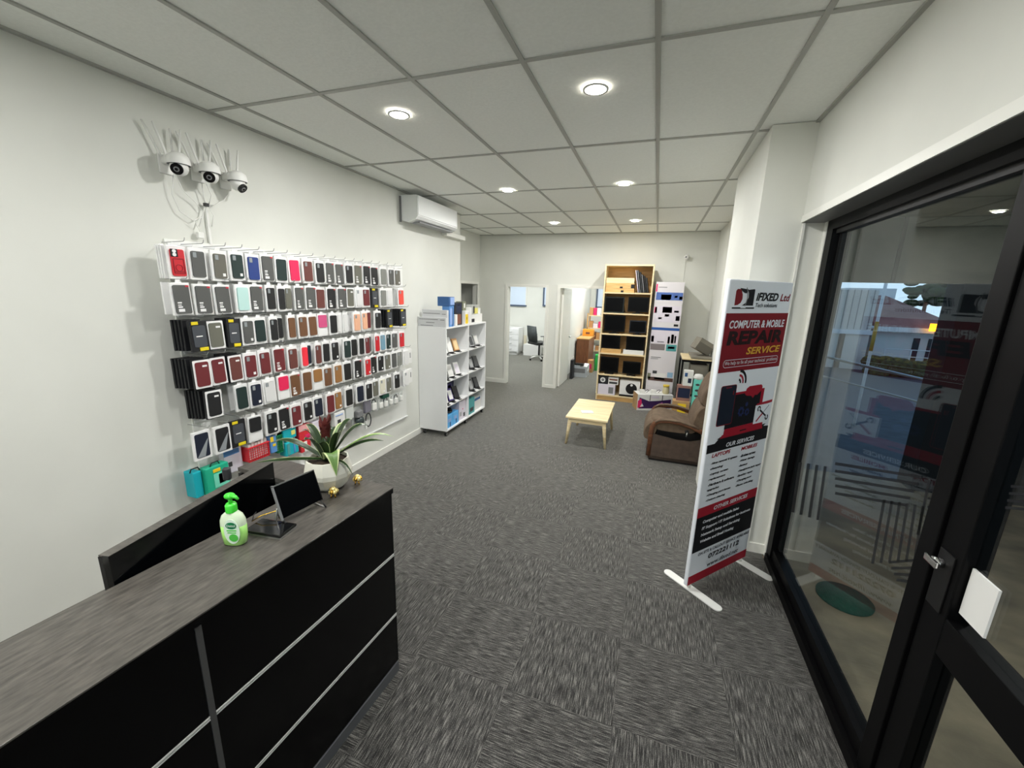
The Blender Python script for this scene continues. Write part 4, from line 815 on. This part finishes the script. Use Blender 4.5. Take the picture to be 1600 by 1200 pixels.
# ================================================================ RECLINER
rc = thing('recliner','brown suede recliner with curved wooden arms standing behind the banner','armchair',(0.06,4.68,0))
Wd = 0.70
side = [(0.0,0.06),(0.0,0.33),(0.10,0.315),(0.30,0.285),(0.45,0.285),(0.56,0.32),(0.62,0.35),(0.62,0.06)]
for y in (0.0, Wd-0.03): MB().prism([(x,y,z) for x,z in side],(0,0.03,0),SUEDE_D).build('side_panel', rc)
B(0.02,0.62,0.03,Wd-0.03,0.02,0.20,SUEDE_D).build('base', rc)
B(0.03,0.60,0.03,Wd-0.03,0.0,0.02,BLACK).build('base_foot', rc)
def cushion(prof, y0, y1, name, M=SUEDE, bulge=0.03, n=8):
    rings=[]
    for k in range(n+1):
        q=k/n; y=y0+(y1-y0)*q; e=math.sqrt(max(0,1-(2*q-1)**6)); cx=sum(p[0] for p in prof)/len(prof); cz=sum(p[1] for p in prof)/len(prof); s_=0.86+0.14*e
        rings.append([(cx+(p[0]-cx)*s_, y, cz+(p[1]-cz)*s_) for p in prof])
    return MB().loft(rings,M).build(name, rc)
def smooth(pts, it=2):
    for _ in range(it):
        o=[]
        for i in range(len(pts)):
            a=pts[i]; b_=pts[(i+1)%len(pts)]; o+=[(a[0]*0.75+b_[0]*0.25,a[1]*0.75+b_[1]*0.25),(a[0]*0.25+b_[0]*0.75,a[1]*0.25+b_[1]*0.75)]
        pts=o
    return pts
cushion(smooth([(-0.02,0.22),(-0.06,0.25),(-0.05,0.36),(0.0,0.455),(0.08,0.46),(0.10,0.36),(0.05,0.24)]),0.05,Wd-0.05,'footrest')
cushion(smooth([(0.02,0.34),(0.0,0.42),(0.04,0.49),(0.16,0.495),(0.36,0.45),(0.52,0.43),(0.54,0.34)]),0.075,Wd-0.075,'seat_cushion')
cushion(smooth([(0.44,0.36),(0.44,0.48),(0.50,0.68),(0.60,0.72),(0.70,0.66),(0.66,0.38)]),0.05,Wd-0.05,'backrest')
cushion(smooth([(0.50,0.66),(0.53,0.84),(0.60,1.00),(0.68,1.04),(0.76,0.98),(0.74,0.64)]),0.06,Wd-0.06,'headrest')
B(0.10,0.56,0.13,Wd-0.13,0.20,0.345,BLACK).build('dark_gap_fill', rc)  # black block stands in for the shade in the gap under the seat
for y in (0.005, Wd-0.005):
    arm = [(0.02,y,0.06),(0.025,y,0.30),(0.03,y,0.40),(0.055,y,0.452),(0.11,y,0.487),(0.20,y,0.497),(0.32,y,0.49),(0.44,y,0.46),(0.56,y,0.41),(0.62,y,0.40)]
    MB().tube(arm,0.022,ARMWOOD,seg=10,flat=(0.75,1.2)).build('arm_frame', rc, label='curved wooden arm')
    pad = [(0.06,y,0.468),(0.11,y,0.502),(0.20,y,0.512),(0.32,y,0.506),(0.44,y,0.478),(0.52,y,0.45)]
    MB().tube(pad,0.02,SUEDE,seg=10,flat=(0.6,1.5)).build('arm_pad', rc)
MB().cyl((0.40,0.0,0.40),(0.40,-0.03,0.40),0.022,BLACK).tube([(0.40,-0.025,0.40),(0.395,-0.03,0.35)],0.007,STEEL).build('lever', rc)

# ================================================================ OFFICES BEHIND
ds = thing('chest_of_drawers','white four-drawer chest under the window in the left back office','drawers',(-4.30,11.45,0))
B(0,0.53,0.0,0.45,0.07,0.80,WHITE,bev=0.004).build('body', ds); B(0.03,0.50,0.03,0.42,0,0.07,WHITE).build('plinth', ds)
for k in range(4):
    dr = B(0.03,0.50,-0.015,0.0,0.10+k*0.172,0.255+k*0.172,WHITE,bev=0.004).build('drawer', ds); MB().tube([(0.20,-0.015,0.18+k*0.172),(0.22,-0.03,0.165+k*0.172),(0.31,-0.03,0.165+k*0.172),(0.33,-0.015,0.18+k*0.172)],0.006,STEEL,seg=6).build('handle', dr)
B(0,0.08,0,0.03,0,0.55,cm('beige_board',(214,206,180))).build('board', loc=(-3.745,11.90,0), rot=(0,0,0), label='narrow beige board leaning beside the chest of drawers', cat='board')
carton('white_carton',-3.62,-3.15,11.5,11.9,0,0.33,CWHT,'plain white carton on the floor beside the office chair')
oc = thing('office_chair','black mesh-backed office chair on a white five-star base','office chair',(-2.97,10.9,0),math.radians(140))
MESHB = mat('chair_mesh',(58,64,64),0.7)
Tb = Matrix.Rotation(math.radians(-8),4,'X')
MB().loft([[(-0.20,0.20,0.50),(0.20,0.20,0.50),(0.20,0.225,0.50),(-0.20,0.225,0.50)],[(-0.23,0.23,0.68),(0.23,0.23,0.68),(0.23,0.255,0.68),(-0.23,0.255,0.68)],[(-0.21,0.27,0.95),(0.21,0.27,0.95),(0.21,0.295,0.95),(-0.21,0.295,0.95)]],MESHB).build('backrest', oc)
MB().box(-0.24,0.24,-0.24,0.24,0.44,0.51,BLACK,bev=0.03,seg=4).build('seat', oc)
for s_ in (-1,1): MB().tube([(s_*0.25,0.05,0.46),(s_*0.28,0.05,0.55),(s_*0.28,0.05,0.68)],0.014,WPLAST).box(s_*0.28-0.03,s_*0.28+0.03,-0.1,0.15,0.68,0.70,DGREY,bev=0.008).build('armrest', oc)
MB().cyl((0,0,0.10),(0,0,0.44),0.025,BLACK).build('column', oc)
for k in range(5):
    a_=2*PI*k/5+0.3; lg = MB().tube([(0,0,0.11),(0.15*math.cos(a_),0.15*math.sin(a_),0.10),(0.28*math.cos(a_),0.28*math.sin(a_),0.07)],[0.025,0.022,0.016],WPLAST).build('leg', oc)
    MB().cyl((0.28*math.cos(a_)-0.012,0.28*math.sin(a_),0.027),(0.28*math.cos(a_)+0.012,0.28*math.sin(a_),0.027),0.026,BLACK).build('castor', lg)
t = thing('storage_bin','clear plastic bin filled with white things in the right back office','bin',(-1.50,9.25,0))
b = MB(); BINM = mat('bin_plastic',(190,196,200),0.3); b.box(-0.15,0.15,-0.2,0.2,0,0.01,BINM)
for q in ((-0.16,0.16,-0.21,-0.20),(-0.16,0.16,0.20,0.21),(-0.16,-0.15,-0.2,0.2),(0.15,0.16,-0.2,0.2)): b.box(*q,0.0,0.24,BINM)
b.build('tub', t)
t2 = MB(); rr=random.Random(5)
for k in range(14): t2.box(-0.12+0.2*rr.random(),-0.04+0.2*rr.random()+0.03,-0.15+0.22*rr.random(),0.0+0.2*rr.random(),0.0,0.03,PAPER,X=Matrix.Translation((0,0,0.02+0.017*k)) @ Matrix.Rotation(0.3*rr.random(),4,'X'))
t2.build('contents', t); B(-0.13,0.13,-0.215,-0.21,0.1,0.2,GREY).build('printed_label', t); B(-0.12,0.08,-0.18,-0.02,0.265,0.30,BLACK).build('tray', t)
carton('black_bag',-1.66,-1.60,8.75,8.95,0,0.42,CBLK,'black folded case leaning against the open office door')
t = thing('wooden_cabinet','reddish brown wooden cabinet with a lighter top, right back office','cabinet',(-1.76,9.95,0))
B(0,0.30,0,0.9,0,0.76,BROWNWOOD,bev=0.003).build('body', t); B(-0.01,0.31,-0.02,0.92,0.76,0.785,PINE_D,bev=0.003).build('top', t)
t = thing('office_rack','wooden rack crowded with small stock at the far right of the back office','rack',(-1.70,10.95,0))
for x in (0,0.7): 
    for y in (0,0.4): B(x,x+0.03,y,y+0.03,0,1.35,PINE_D).build('post', t)
for z_ in (0.35,0.65,0.95,1.28): B(0,0.73,0,0.43,z_,z_+0.02,PINE_E).build('shelf', t)
rr=random.Random(9); cl=[CWHT,CTAN,CLGR,CPINK,CDG,CYEL,CLAV,CWHT,CBRN]
names=['white','tan','pale grey','pink','charcoal','yellow','lavender','white','copper']
for zi,z_ in enumerate((0.3715,0.6715,0.9715,1.3015)):
    x=-1.65
    for k in range(5):
        w_=0.08+0.05*rr.random(); ci=rr.randrange(len(cl)); h_=0.08+0.12*rr.random()
        carton('stock_box',x,x+w_,10.98,11.15,z_,z_+h_,cl[ci],f'small {names[ci]} box on the {("lowest","second","third","top")[zi]} shelf of the office rack, {("first","second","third","fourth","fifth")[k]} from left',group='small stock boxes on the office rack')
        x+=w_+0.012
t = thing('orange_tote','orange and yellow bag on the cabinet in the right back office','bag',(-1.60,10.68,0.786)); B(-0.14,0.14,-0.1,0.1,0,0.17,cm('orange',(240,160,50)),bev=0.02).build('bag', t); B(-0.05,0.05,-0.105,-0.1,0.05,0.1,CBRN).build('print', t)
t = thing('green_bag','bright green bag standing on the office floor before the rack','bag',(-1.18,10.1,0)); B(-0.12,0.12,-0.08,0.08,0,0.40,cm('bright_green',(50,200,90)),bev=0.02).build('bag', t); MB().tube([(-0.06,0,0.39),(-0.05,0,0.48),(0.05,0,0.48),(0.06,0,0.39)],0.006,cm('bright_green',(50,200,90))).build('handle', t)
carton('books_box',-1.42,-1.30,9.7,9.9,0,0.30,CTAN,'tan carton on the floor beside the wooden cabinet',deco=patch(CPINK,0.2,0.8,0.3,0.7,'y','picture'))

# ================================================================ WALL OF PHONE CASES
WX = -2.79
pw = thing('merchandise_wall_panel','white wall panel with rows of wire hooks holding the phone cases','display panel',(WX,1.70,0))
PANEL = mat('panel_white',(236,237,232),0.45)
B(0,0.012,0,2.42,0.335,2.115,PANEL,bev=0.002).build('panel', pw)
ROWZ = [1.975,1.768,1.548,1.315,1.105,0.86]; HOOKZ = [z_+0.115 for z_ in ROWZ]
for z_ in HOOKZ: B(0.012,0.02,0.01,2.41,z_-0.008,z_+0.008,WHITE,bev=0.002).build('hook_rail', pw)
HW = mat('hook_wire',(176,177,174),0.35,0.5)
def hook(y, z_, L=0.215):
    yy = y-1.70
    MB().tube([(0.02,yy,z_),(L-0.01,yy,z_+0.004),(L,yy,z_+0.010),(L+0.006,yy,z_+0.024)],0.0024,HW,seg=5).build('hook', pw)
CC = dict(K=('black',(30,31,33)),G=('dark grey',(88,89,87)),N=('navy blue',(36,62,132)),DN=('dark navy',(26,34,52)),DG=('dark green',(30,50,48)),H=('hot pink',(240,38,92)),
          U=('brown maroon',(108,60,54)),M=('maroon',(112,42,46)),BR=('brown',(116,80,54)),TN=('tan brown',(158,112,64)),R=('red',(206,34,46)),RP=('pinkish red',(248,52,70)),
          W=('white',(228,228,226)),T=('teal and white',(190,226,220)),PE=('peach',(240,184,150)),PK=('pink',(214,84,134)),CG=('grey camouflage',(104,102,92)),CB=('pale blue',(120,160,180)),OL=('olive grey',(110,110,98)),CR=('cream',(222,220,200)),OR=('orange red',(240,84,70)),GG=('smoky grey',(134,136,130)))
CLR = mat('pack_clear_white',(246,246,244),0.25,spec=0.6); STK = mat('sticker_white',(240,240,238),0.5); REDC = mat('sticker_red',(196,44,60),0.5); YEL = mat('tag_yellow',(236,214,30),0.5); BOXK = mat('case_box_black',(24,25,28),0.5)
CAMB = mat('camera_cutout',(150,156,158),0.3)
ordn = ['first','second','third','fourth','fifth','sixth','seventh','eighth','ninth','tenth','eleventh','twelfth','thirteenth','fourteenth','fifteenth','sixteenth','seventeenth','eighteenth','nineteenth','twentieth','twenty-first','twenty-second']
rown = ['top','second','third','fourth','fifth','lowest']
def case_mesh(mb, w, h, M, x, r=0.010, z0=0.0, th=0.008):
    pts=[]
    for cy,cz,a0 in ((w/2-r,-h/2+r,-90),(w/2-r,h/2-r,0),(-w/2+r,h/2-r,90),(-w/2+r,-h/2+r,180)):
        for k in range(4):
            a_=math.radians(a0+90*k/3); pts.append((x,cy+r*math.cos(a_),cz+r*math.sin(a_)+z0))
    mb.prism(pts,(th,0,0),M)
rp_ = random.Random(21)
def pack(ri, k, y, kind, c, w, xo=0.0, dz=0.0):
    cn, rgb = CC[c]; M = mat('case_'+c, rgb, 0.4); h = 0.186
    desc = {'C':f'{cn} phone case in white pack','L':f'{cn} phone case with white stickers','B':'black phone case box, yellow tags','F':f'{cn} phone case, white frame','E':f'{cn} case pack seen edge-on','S':f'{cn} phone case above white card','P':'white box showing two-tone phone'}[kind]
    lab = f'{desc}, {ordn[k]} from left in the {rown[ri]} row'
    t = thing('phone_case_pack', lab, 'phone case', (WX+0.17+xo, y, ROWZ[ri]+dz), (rp_.random()-0.5)*0.10, f'phone case packs on the {rown[ri]} row of hooks')
    t.rotation_euler = ((rp_.random()-0.5)*0.05, 0, t.rotation_euler[2])
    if kind == 'B':
        B(-0.018,0,-w/2,w/2,-h/2,h/2,BOXK,bev=0.002).build('box', t); m_=MB(); case_mesh(m_,w*0.72,h*0.7,mat('case_dark_grey2',(70,74,80),0.5),0,th=0.003); m_.build('printed_case', t)
        B(0.0,0.004,-w*0.36,-w*0.0,h*0.38,h*0.48,YEL,bev=0.001).build('brand_tag', t, label='yellow tag'); B(0.0,0.004,-w*0.1,w*0.38,-h*0.48,-h*0.37,YEL,bev=0.001).build('brand_tag', t, label='yellow tag'); B(0.003,0.0036,-w*0.2,w*0.15,-0.003,0.003,STK).build('print', t)
    elif kind == 'F':
        B(-0.018,0,-w/2,w/2,-h/2,h/2,BOXK,bev=0.002).build('box', t); m_=MB(); case_mesh(m_,w*0.96,h*0.95,CLR,0,r=0.006,th=0.002); m_.build('white_frame', t)
        m_=MB(); case_mesh(m_,w*0.76,h*0.82,M,0.002,r=0.012,th=0.003); m_.build('phone_case', t); B(0.005,0.006,w*0.02,w*0.28,h*0.24,h*0.30,STK).build('sticker', t)
    elif kind == 'P':
        B(-0.018,0,-w/2,w/2,-h/2,h/2,CLR,bev=0.002).build('box', t); m_=MB(); case_mesh(m_,w*0.78,h*0.84,M,0,r=0.010,th=0.002); m_.poly([(0.0025,-w*0.36,-h*0.40),(0.0025,w*0.10,-h*0.40),(0.0025,w*0.36,h*0.22),(0.0025,w*0.2,h*0.1)],CAMB); m_.build('printed_phone', t)
    else:
        b = MB(); b.box(-0.016,0,-w/2,w/2,-h/2,h/2,CLR,bev=0.003); b.prism([(-0.010,-0.018,h/2),(-0.010,0.018,h/2),(-0.010,0.012,h/2+0.018),(-0.010,-0.012,h/2+0.018)],(0.002,0,0),CLR); b.build('pack', t)
        if kind == 'S':
            m_=MB(); case_mesh(m_,w*0.80,h*0.55,M,0,z0=h*0.17); m_.build('phone_case', t); B(0,0.002,-w*0.42,w*0.42,-h*0.45,-h*0.14,STK).build('card', t)
        else:
            cw = w*(0.74 if kind!='L' else 0.80); ch = h*(0.80 if kind!='L' else 0.88)
            m_=MB(); case_mesh(m_,cw,ch,M,0,z0=-0.002); pc = m_.build('phone_case', t)
            if kind == 'L':
                m_=MB(); m_.box(0.008,0.009,cw*0.28,cw*0.5,ch*0.42,ch*0.48,REDC)
                for z0_,z1_,f in ((-0.15,-0.10,0.16),(-0.22,-0.19,0.14),(-0.30,-0.25,0.18),(-0.44,-0.34,0.24)): m_.box(0.008,0.009,-cw*0.36,-cw*0.36+cw*f*1.6,ch*z0_,ch*z1_,STK)
                m_.build('sticker', t)
            elif rp_.random() < 0.7 and kind == 'C':
                m_=MB(); m_.box(0.008,0.0095,-cw*0.40,-cw*0.12,ch*0.24,ch*0.44,CAMB if c not in ('H','RP') else M,bev=0.002)
                m_.build('camera_cutout', pc)
                if rp_.random() < 0.35: B(0.008,0.009,cw*0.12,cw*0.36,-ch*0.42,-ch*0.30,STK).build('sticker', pc)
            if ri == 0 and k == 0:
                B(0.008,0.011,-cw*0.5,0.0,ch*0.2,ch*0.49,BLACK,bev=0.003).build('camera_plate', pc)
                for z_ in (0.41,0.28): MB().cyl((0.011,-cw*0.25,ch*z_),(0.013,-cw*0.25,ch*z_),0.010,STK).build('camera_ring', pc)
                rb = MB(); rb.tube([(0.010,0.018*math.cos(2*PI*q/16),0.018*math.sin(2*PI*q/16)-0.03) for q in range(17)],0.002,mat('deep_red',(150,20,34),0.4),seg=6)
                for z_ in (-0.42,-0.36,0.12): rb.box(0.008,0.011,-cw*0.34,cw*0.34,ch*z_,ch*z_+0.004,MATS['deep_red'])
                for y_ in (-0.4,0.36): rb.box(0.008,0.011,cw*y_,cw*y_+0.004,-ch*0.42,ch*0.12,MATS['deep_red'])
                rb.build('armour_ribs', pc)
    return t
# kind:colour, y position (front plane), optional depth offset
R_ = [
 [('C','R',1.659),('C','G',1.764),('C','CG',1.897),('C','DG',2.006),('C','N',2.128),('L','G',2.244),('C','DG',2.355),('C','H',2.472),('C','U',2.593),('C','K',2.715),('L','G',2.829),('L','G',2.949),('C','K',3.060),('L','OL',3.175),('L','K',3.302),('L','K',3.415),('C','GG',3.545),('C','G',3.672),('C','CG',3.792)],
 [('L','G',1.645),('L','G',1.776),('L','G',1.895),('C','T',2.02),('L','G',2.127),('C','K',2.235),('C','K',2.324),('C','OL',2.395),('L','G',2.485),('L','G',2.597),('C','U',2.712),('L','K',2.823),('L','G',2.950),('F','OL',3.062),('C','W',3.17),('C','M',3.285),('B','K',3.410),('C','GG',3.529),('C','W',3.650),('C','OR',3.850)],
 [('B','K',1.712),('F','OL',1.822),('B','K',1.935),('C','G',2.035),('C','DG',2.135),('C','K',2.236),('E','K',2.312),('C','BR',2.393),('C','BR',2.499),('C','BR',2.602),('S','PK',2.716),('C','K',2.837),('E','W',2.935),('E','W',3.01),('C','PE',3.124),('C','PE',3.245),('E','M',3.331),('C','K',3.440),('B','K',3.644),('B','K',3.888)],
 [('F','M',1.700),('F','M',1.808),('F','U',1.920),('C','M',2.026),('C','M',2.133),('L','M',2.265),('C','U',2.385),('C','RP',2.490),('E','DN',2.56),('C','U',2.632),('C','K',2.720),('C','K',2.826),('C','DG',2.972),('C','K',3.074),('C','K',3.165),('C','M',3.246),('E','G',3.322),('C','R',3.405),('C','CB',3.496),('C','DG',3.585),('C','G',3.697),('C','R',3.83)],
 [('F','K',1.747),('C','DG',1.939),('C','DN',2.040),('C','W',2.150),('S','H',2.269),('L','BR',2.381),('C','BR',2.496),('S','TN',2.604),('C','BR',2.715),('C','TN',2.840),('C','K',2.956),('L','K',3.112),('C','R',3.24),('L','K',3.335),('C','K',3.452),('C','OL',3.559),('C','G',3.672),('C','GG',3.778),('C','W',3.901)],
 [('P','DN',1.645),('P','K',1.769),('B','K',1.885),('S','K',2.01),('C','K',2.140),('L','K',2.250),('C','M',2.362),('C','K',2.478),('C','DN',2.594),('C','M',2.722),('C','TN',2.830),('C','K',2.966),('C','DN',3.126),('C','K',3.240),('C','OL',3.351),('C','CR',3.460),('C','OL',3.570),('C','K',3.724),('C','W',3.900)]]
nh = 0
for ri, row in enumerate(R_):
    for k,(kd,c,y) in enumerate(row):
        gl = y-row[k-1][2] if k else 0.12; gr = row[k+1][2]-y if k+1 < len(row) else 0.12
        w = min(0.106, min(gl,gr)*0.95 if kd!='E' else 0.06); w = max(w, 0.055)
        pack(ri,k,y,kd,c,w,xo=(-0.03 if kd=='E' else (rp_.random()-0.5)*0.018),dz=(rp_.random()-0.5)*0.008)
        if kd != 'E' and nh < 100 and not (ri and k%7==6): hook(y+0.02,HOOKZ[ri]); nh += 1
# packs hanging behind the front ones: one source per row, copied
def back_pack(M, lab, grp, h=0.184):
    t = B(-0.014,0,-0.052,0.052,-h/2,h/2,M,bev=0.003).build('phone_case_pack', label=lab, cat='phone case', group=grp); return t
for ri, row in enumerate(R_):
    src = back_pack(CLR,f'white-edged pack hanging behind the front phone cases in the {rown[ri]} row',f'white-edged packs behind the {rown[ri]} row')
    used = False
    for k,(kd,c,y) in enumerate(row):
        if kd in 'EBFP' : continue
        if (k*7+ri*3)%5 == 0: continue
        o = src if not used else src.copy()
        if used: COL.objects.link(o)
        used = True
        o.location = (WX+0.11+0.01*rp_.random(), y-0.012+0.012*rp_.random(), ROWZ[ri]+0.004); o.rotation_euler = (0.03*(rp_.random()-0.5),0,0.06*(rp_.random()-0.5))
bsrc = {}
for ri, k, n in ((2,0,4),(2,2,2),(3,0,5),(3,2,3),(4,0,5),(2,18,4),(2,19,4)):
    y = R_[ri][k][2]; lab = f'black case box stacked behind the front box, {ordn[k]} place in the {rown[ri]} row'
    for j in range(n):
        key=(ri,k)
        if key not in bsrc:
            o = B(-0.016,0,-0.052,0.052,-0.093,0.093,BOXK,bev=0.002).build('phone_case_pack', label=lab, cat='phone case', group=f'black boxes behind the {ordn[k]} pack of the {rown[ri]} row'); bsrc[key]=o
        else: o = bsrc[key].copy(); COL.objects.link(o)
        o.location = (WX+0.17-0.038-0.021*j, y-0.006*(j+1), ROWZ[ri]+0.003)
for j in range(3):
    o = B(-0.012,0,-0.052,0.052,-0.093,0.093,CLR,bev=0.002).build('phone_case_pack', label='white-edged pack behind the red armoured case at the top left', cat='phone case', group='white packs behind the red armoured case')
    o.location = (WX+0.17-0.032-0.016*j,1.652-0.003*j,ROWZ[0]+0.003)
# black ring stand detail of the red armoured case
# bottom row: mixed packages
CGRN=cm('green',(20,130,80)); CAQ=cm('aqua_green',(30,176,140)); CTQ=cm('turquoise_blue',(20,176,190)); CRD=cm('red',(214,44,54)); CBL=cm('blue',(26,84,180)); CCLR=cm('clear_grey',(206,210,206),0.2)
def wallbox(name, y, z_, w, h, d, M, lab, deco=None, x=None, cat='package', loops=False):
    t = thing(name, lab, cat, ((WX+0.16 if x is None else x), y, z_))
    B(-d,0,-w/2,w/2,-h/2,h/2,M,bev=0.006).build('pack', t)
    if deco: deco(t, w, h)
    if loops: MB().tube([(-0.02,-0.03,h/2),(-0.02,-0.02,h/2+0.022),(-0.02,0.02,h/2+0.022),(-0.02,0.03,h/2)],0.004,BLACK,seg=6).build('hang_loop', t)
    return t
def dc(*rs):
    def f(t,w,h):
        for M,y0,y1,z0,z1 in rs: B(0,0.003,-w/2+y0*w,-w/2+y1*w,-h/2+z0*h,-h/2+z1*h,M,bev=0.001).build('print', t)
    return f
wallbox('holder_pack',1.715,0.60,0.15,0.185,0.07,CAQ,'green and blue phone holder pack at the bottom left of the display',dc((CYEL,0.3,0.62,0.78,0.9),(cm('mint',(120,220,190)),0.3,0.95,0.2,0.72),(CDG,0.5,0.78,0.3,0.68),(CKHK,0.1,0.9,0.03,0.1)),loops=True)
wallbox('holder_pack',1.608,0.60,0.05,0.175,0.09,CTQ,'blue phone holder pack tucked behind the green one',loops=True,x=WX+0.13)
wallbox('holder_pack',1.87,0.655,0.13,0.17,0.05,CLAV,'white holder pack with a blue top at the bottom left of the display',dc((CBL,0.0,0.85,0.78,1.0),(CDG,0.2,0.4,0.3,0.5)),x=WX+0.10,loops=True)
def basket(y, z_, w, h, d, M, lab):
    t = thing('basket', lab, 'basket', (WX+0.15,y,z_)); b = MB()
    for i in range(int(w/0.017)+1): b.box(0,0.003,-w/2+i*0.017-0.0018,-w/2+i*0.017+0.0018,-h/2,h/2,M)
    for i in range(int(h/0.017)+1): b.box(0,0.003,-w/2,w/2,-h/2+i*0.017-0.0018,-h/2+i*0.017+0.0018,M)
    b.box(-d,0,-w/2,-w/2+0.003,-h/2,h/2,M).box(-d,0,w/2-0.003,w/2,-h/2,h/2,M).box(-d,0,-w/2,w/2,-h/2,-h/2+0.003,M).box(-d,-d+0.003,-w/2,w/2,-h/2,h/2,M); b.box(-d,0.005,-w/2-0.003,w/2+0.003,h/2,h/2+0.008,M)
    b.build('basket', t); c_ = MB()
    for i in range(6): c_.box(-d+0.01,-0.01,-w/2+0.01+i*w/6.5,-w/2+0.01+i*w/6.5+0.02,-h/2+0.01,h/2+0.015+0.03*rp_.random(),PAPER)
    c_.build('contents', t)
basket(2.03,0.665,0.165,0.10,0.12,CRD,'red mesh basket of small packs hanging low on the display')
wallbox('blue_pack',2.145,0.685,0.052,0.13,0.05,CBL,'blue pack with a yellow corner beside the red basket',dc((CYEL,0.0,0.5,0.7,1.0),(CYEL,0.3,0.8,0.4,0.55)))
basket(2.203,0.665,0.052,0.13,0.06,CGRN,'green mesh basket right of the blue pack')
wallbox('turquoise_pack',2.295,0.725,0.12,0.09,0.07,CTQ,'turquoise blister pack, upper of the two behind the plant',dc((CKHK,0.6,0.9,0.3,0.7)))
wallbox('turquoise_pack',2.305,0.60,0.12,0.11,0.07,CTQ,'turquoise blister pack, lower of the two behind the plant',dc((CTEAL,0.1,0.3,0.1,0.9),(CBL,0.6,0.72,0.1,0.9)))
wallbox('red_pack',2.435,0.69,0.11,0.13,0.05,CRD,'red pack with a pink top behind the plant leaves',dc((cm('soft_pink',(240,170,170)),0,1,0.6,1.0),(CPINK,0.5,0.95,0.1,0.3)))
wallbox('red_pack',2.44,0.565,0.10,0.09,0.05,CRD,'small red pack under the pink-topped red pack',dc((CWHT,0.3,0.6,0.0,1.0)))
wallbox('white_pack',2.575,0.66,0.10,0.17,0.04,CLAV,'white pack hanging directly behind the plant spike')
wallbox('earphone_pack',2.84,0.66,0.13,0.18,0.04,CWHT,'white pack with a dark round picture, right of the plant spike',dc((CDG,0.25,0.55,0.35,0.62),(CLBLUE,0.1,0.8,0.82,0.88)))
wallbox('cream_pack',2.975,0.70,0.10,0.12,0.04,CCLR,'cream pack hanging between the round-picture pack and dark blister')
t = thing('blister_pack','clear blister pack holding a black gadget low on the display','package',(WX+0.15,3.12,0.62))
B(-0.05,-0.045,-0.07,0.07,-0.12,0.10,CCLR,bev=0.002).build('card', t); MB().sphere((-0.005,0,-0.04),0.045,mat('gadget_grey',(52,62,64),0.3),sc=(0.8,1.2,1.0)).box(-0.03,0.02,-0.05,0.03,0.0,0.07,GREY,bev=0.012).build('gadget', t)
wallbox('grey_pouch',3.235,0.70,0.09,0.13,0.03,cm('smoky_pouch',(120,118,128)),'smoky grey pouch hanging right of the black gadget blister')
t = thing('cable_loop','dark cable loop with a white tie hanging low on the display','cable',(WX+0.14,3.25,0.55))
MB().tube([(0,0.04*math.sin(2*PI*k/14),0.07*math.cos(2*PI*k/14)) for k in range(15)],0.006,DGREY,seg=6).build('cable', t); B(-0.004,0.008,-0.05,-0.03,-0.08,0.0,CWHT).build('tie', t)
for i,(y,z_,s_) in enumerate(((3.36,0.685,0.11),(3.47,0.665,0.09),(3.555,0.66,0.09),(3.65,0.655,0.08),(3.74,0.65,0.09),(3.84,0.655,0.08))):
    wd = ('first','second','third','fourth','fifth','sixth')[i]
    t = thing('adapter_pack',f'small clear pack of white adapters and cables in the bottom right cluster, {wd} from left','package',(WX+0.15,y,z_),0,'small clear adapter packs')
    B(-0.03,-0.026,-s_/2,s_/2,-s_*0.75,s_*0.75,CCLR,bev=0.002).build('bag', t)
    MB().box(-0.026,0.0,-s_*0.35,s_*0.2,-s_*0.5,s_*0.15,WPLAST,bev=0.006).build('adapter', t)
    MB().tube([(-0.02,0.03*math.sin(2*PI*k/12),0.03*math.cos(2*PI*k/12)+0.02) for k in range(13)],0.004,(DGREY,WPLAST)[i%2],seg=6).build('cable', t)
wallbox('dark_green_pouch',3.53,0.735,0.11,0.04,0.05,cm('deep_green',(14,74,58)),'small dark green pouch above the adapter packs')
for i,(y,z_) in enumerate(((3.99,1.10),(3.99,0.87))):
    wallbox('white_cable_pack',y,z_,0.10,0.17,0.03,CWHT,f'white cable pack at the right end of the {("fifth","lowest")[i]} row',dc((CDG,0.6,0.68,0.4,0.75)))
# low ledge line of the panel
B(0,0.03,0,2.42,0.325,0.335,WHITE).build('lower_trim', pw)
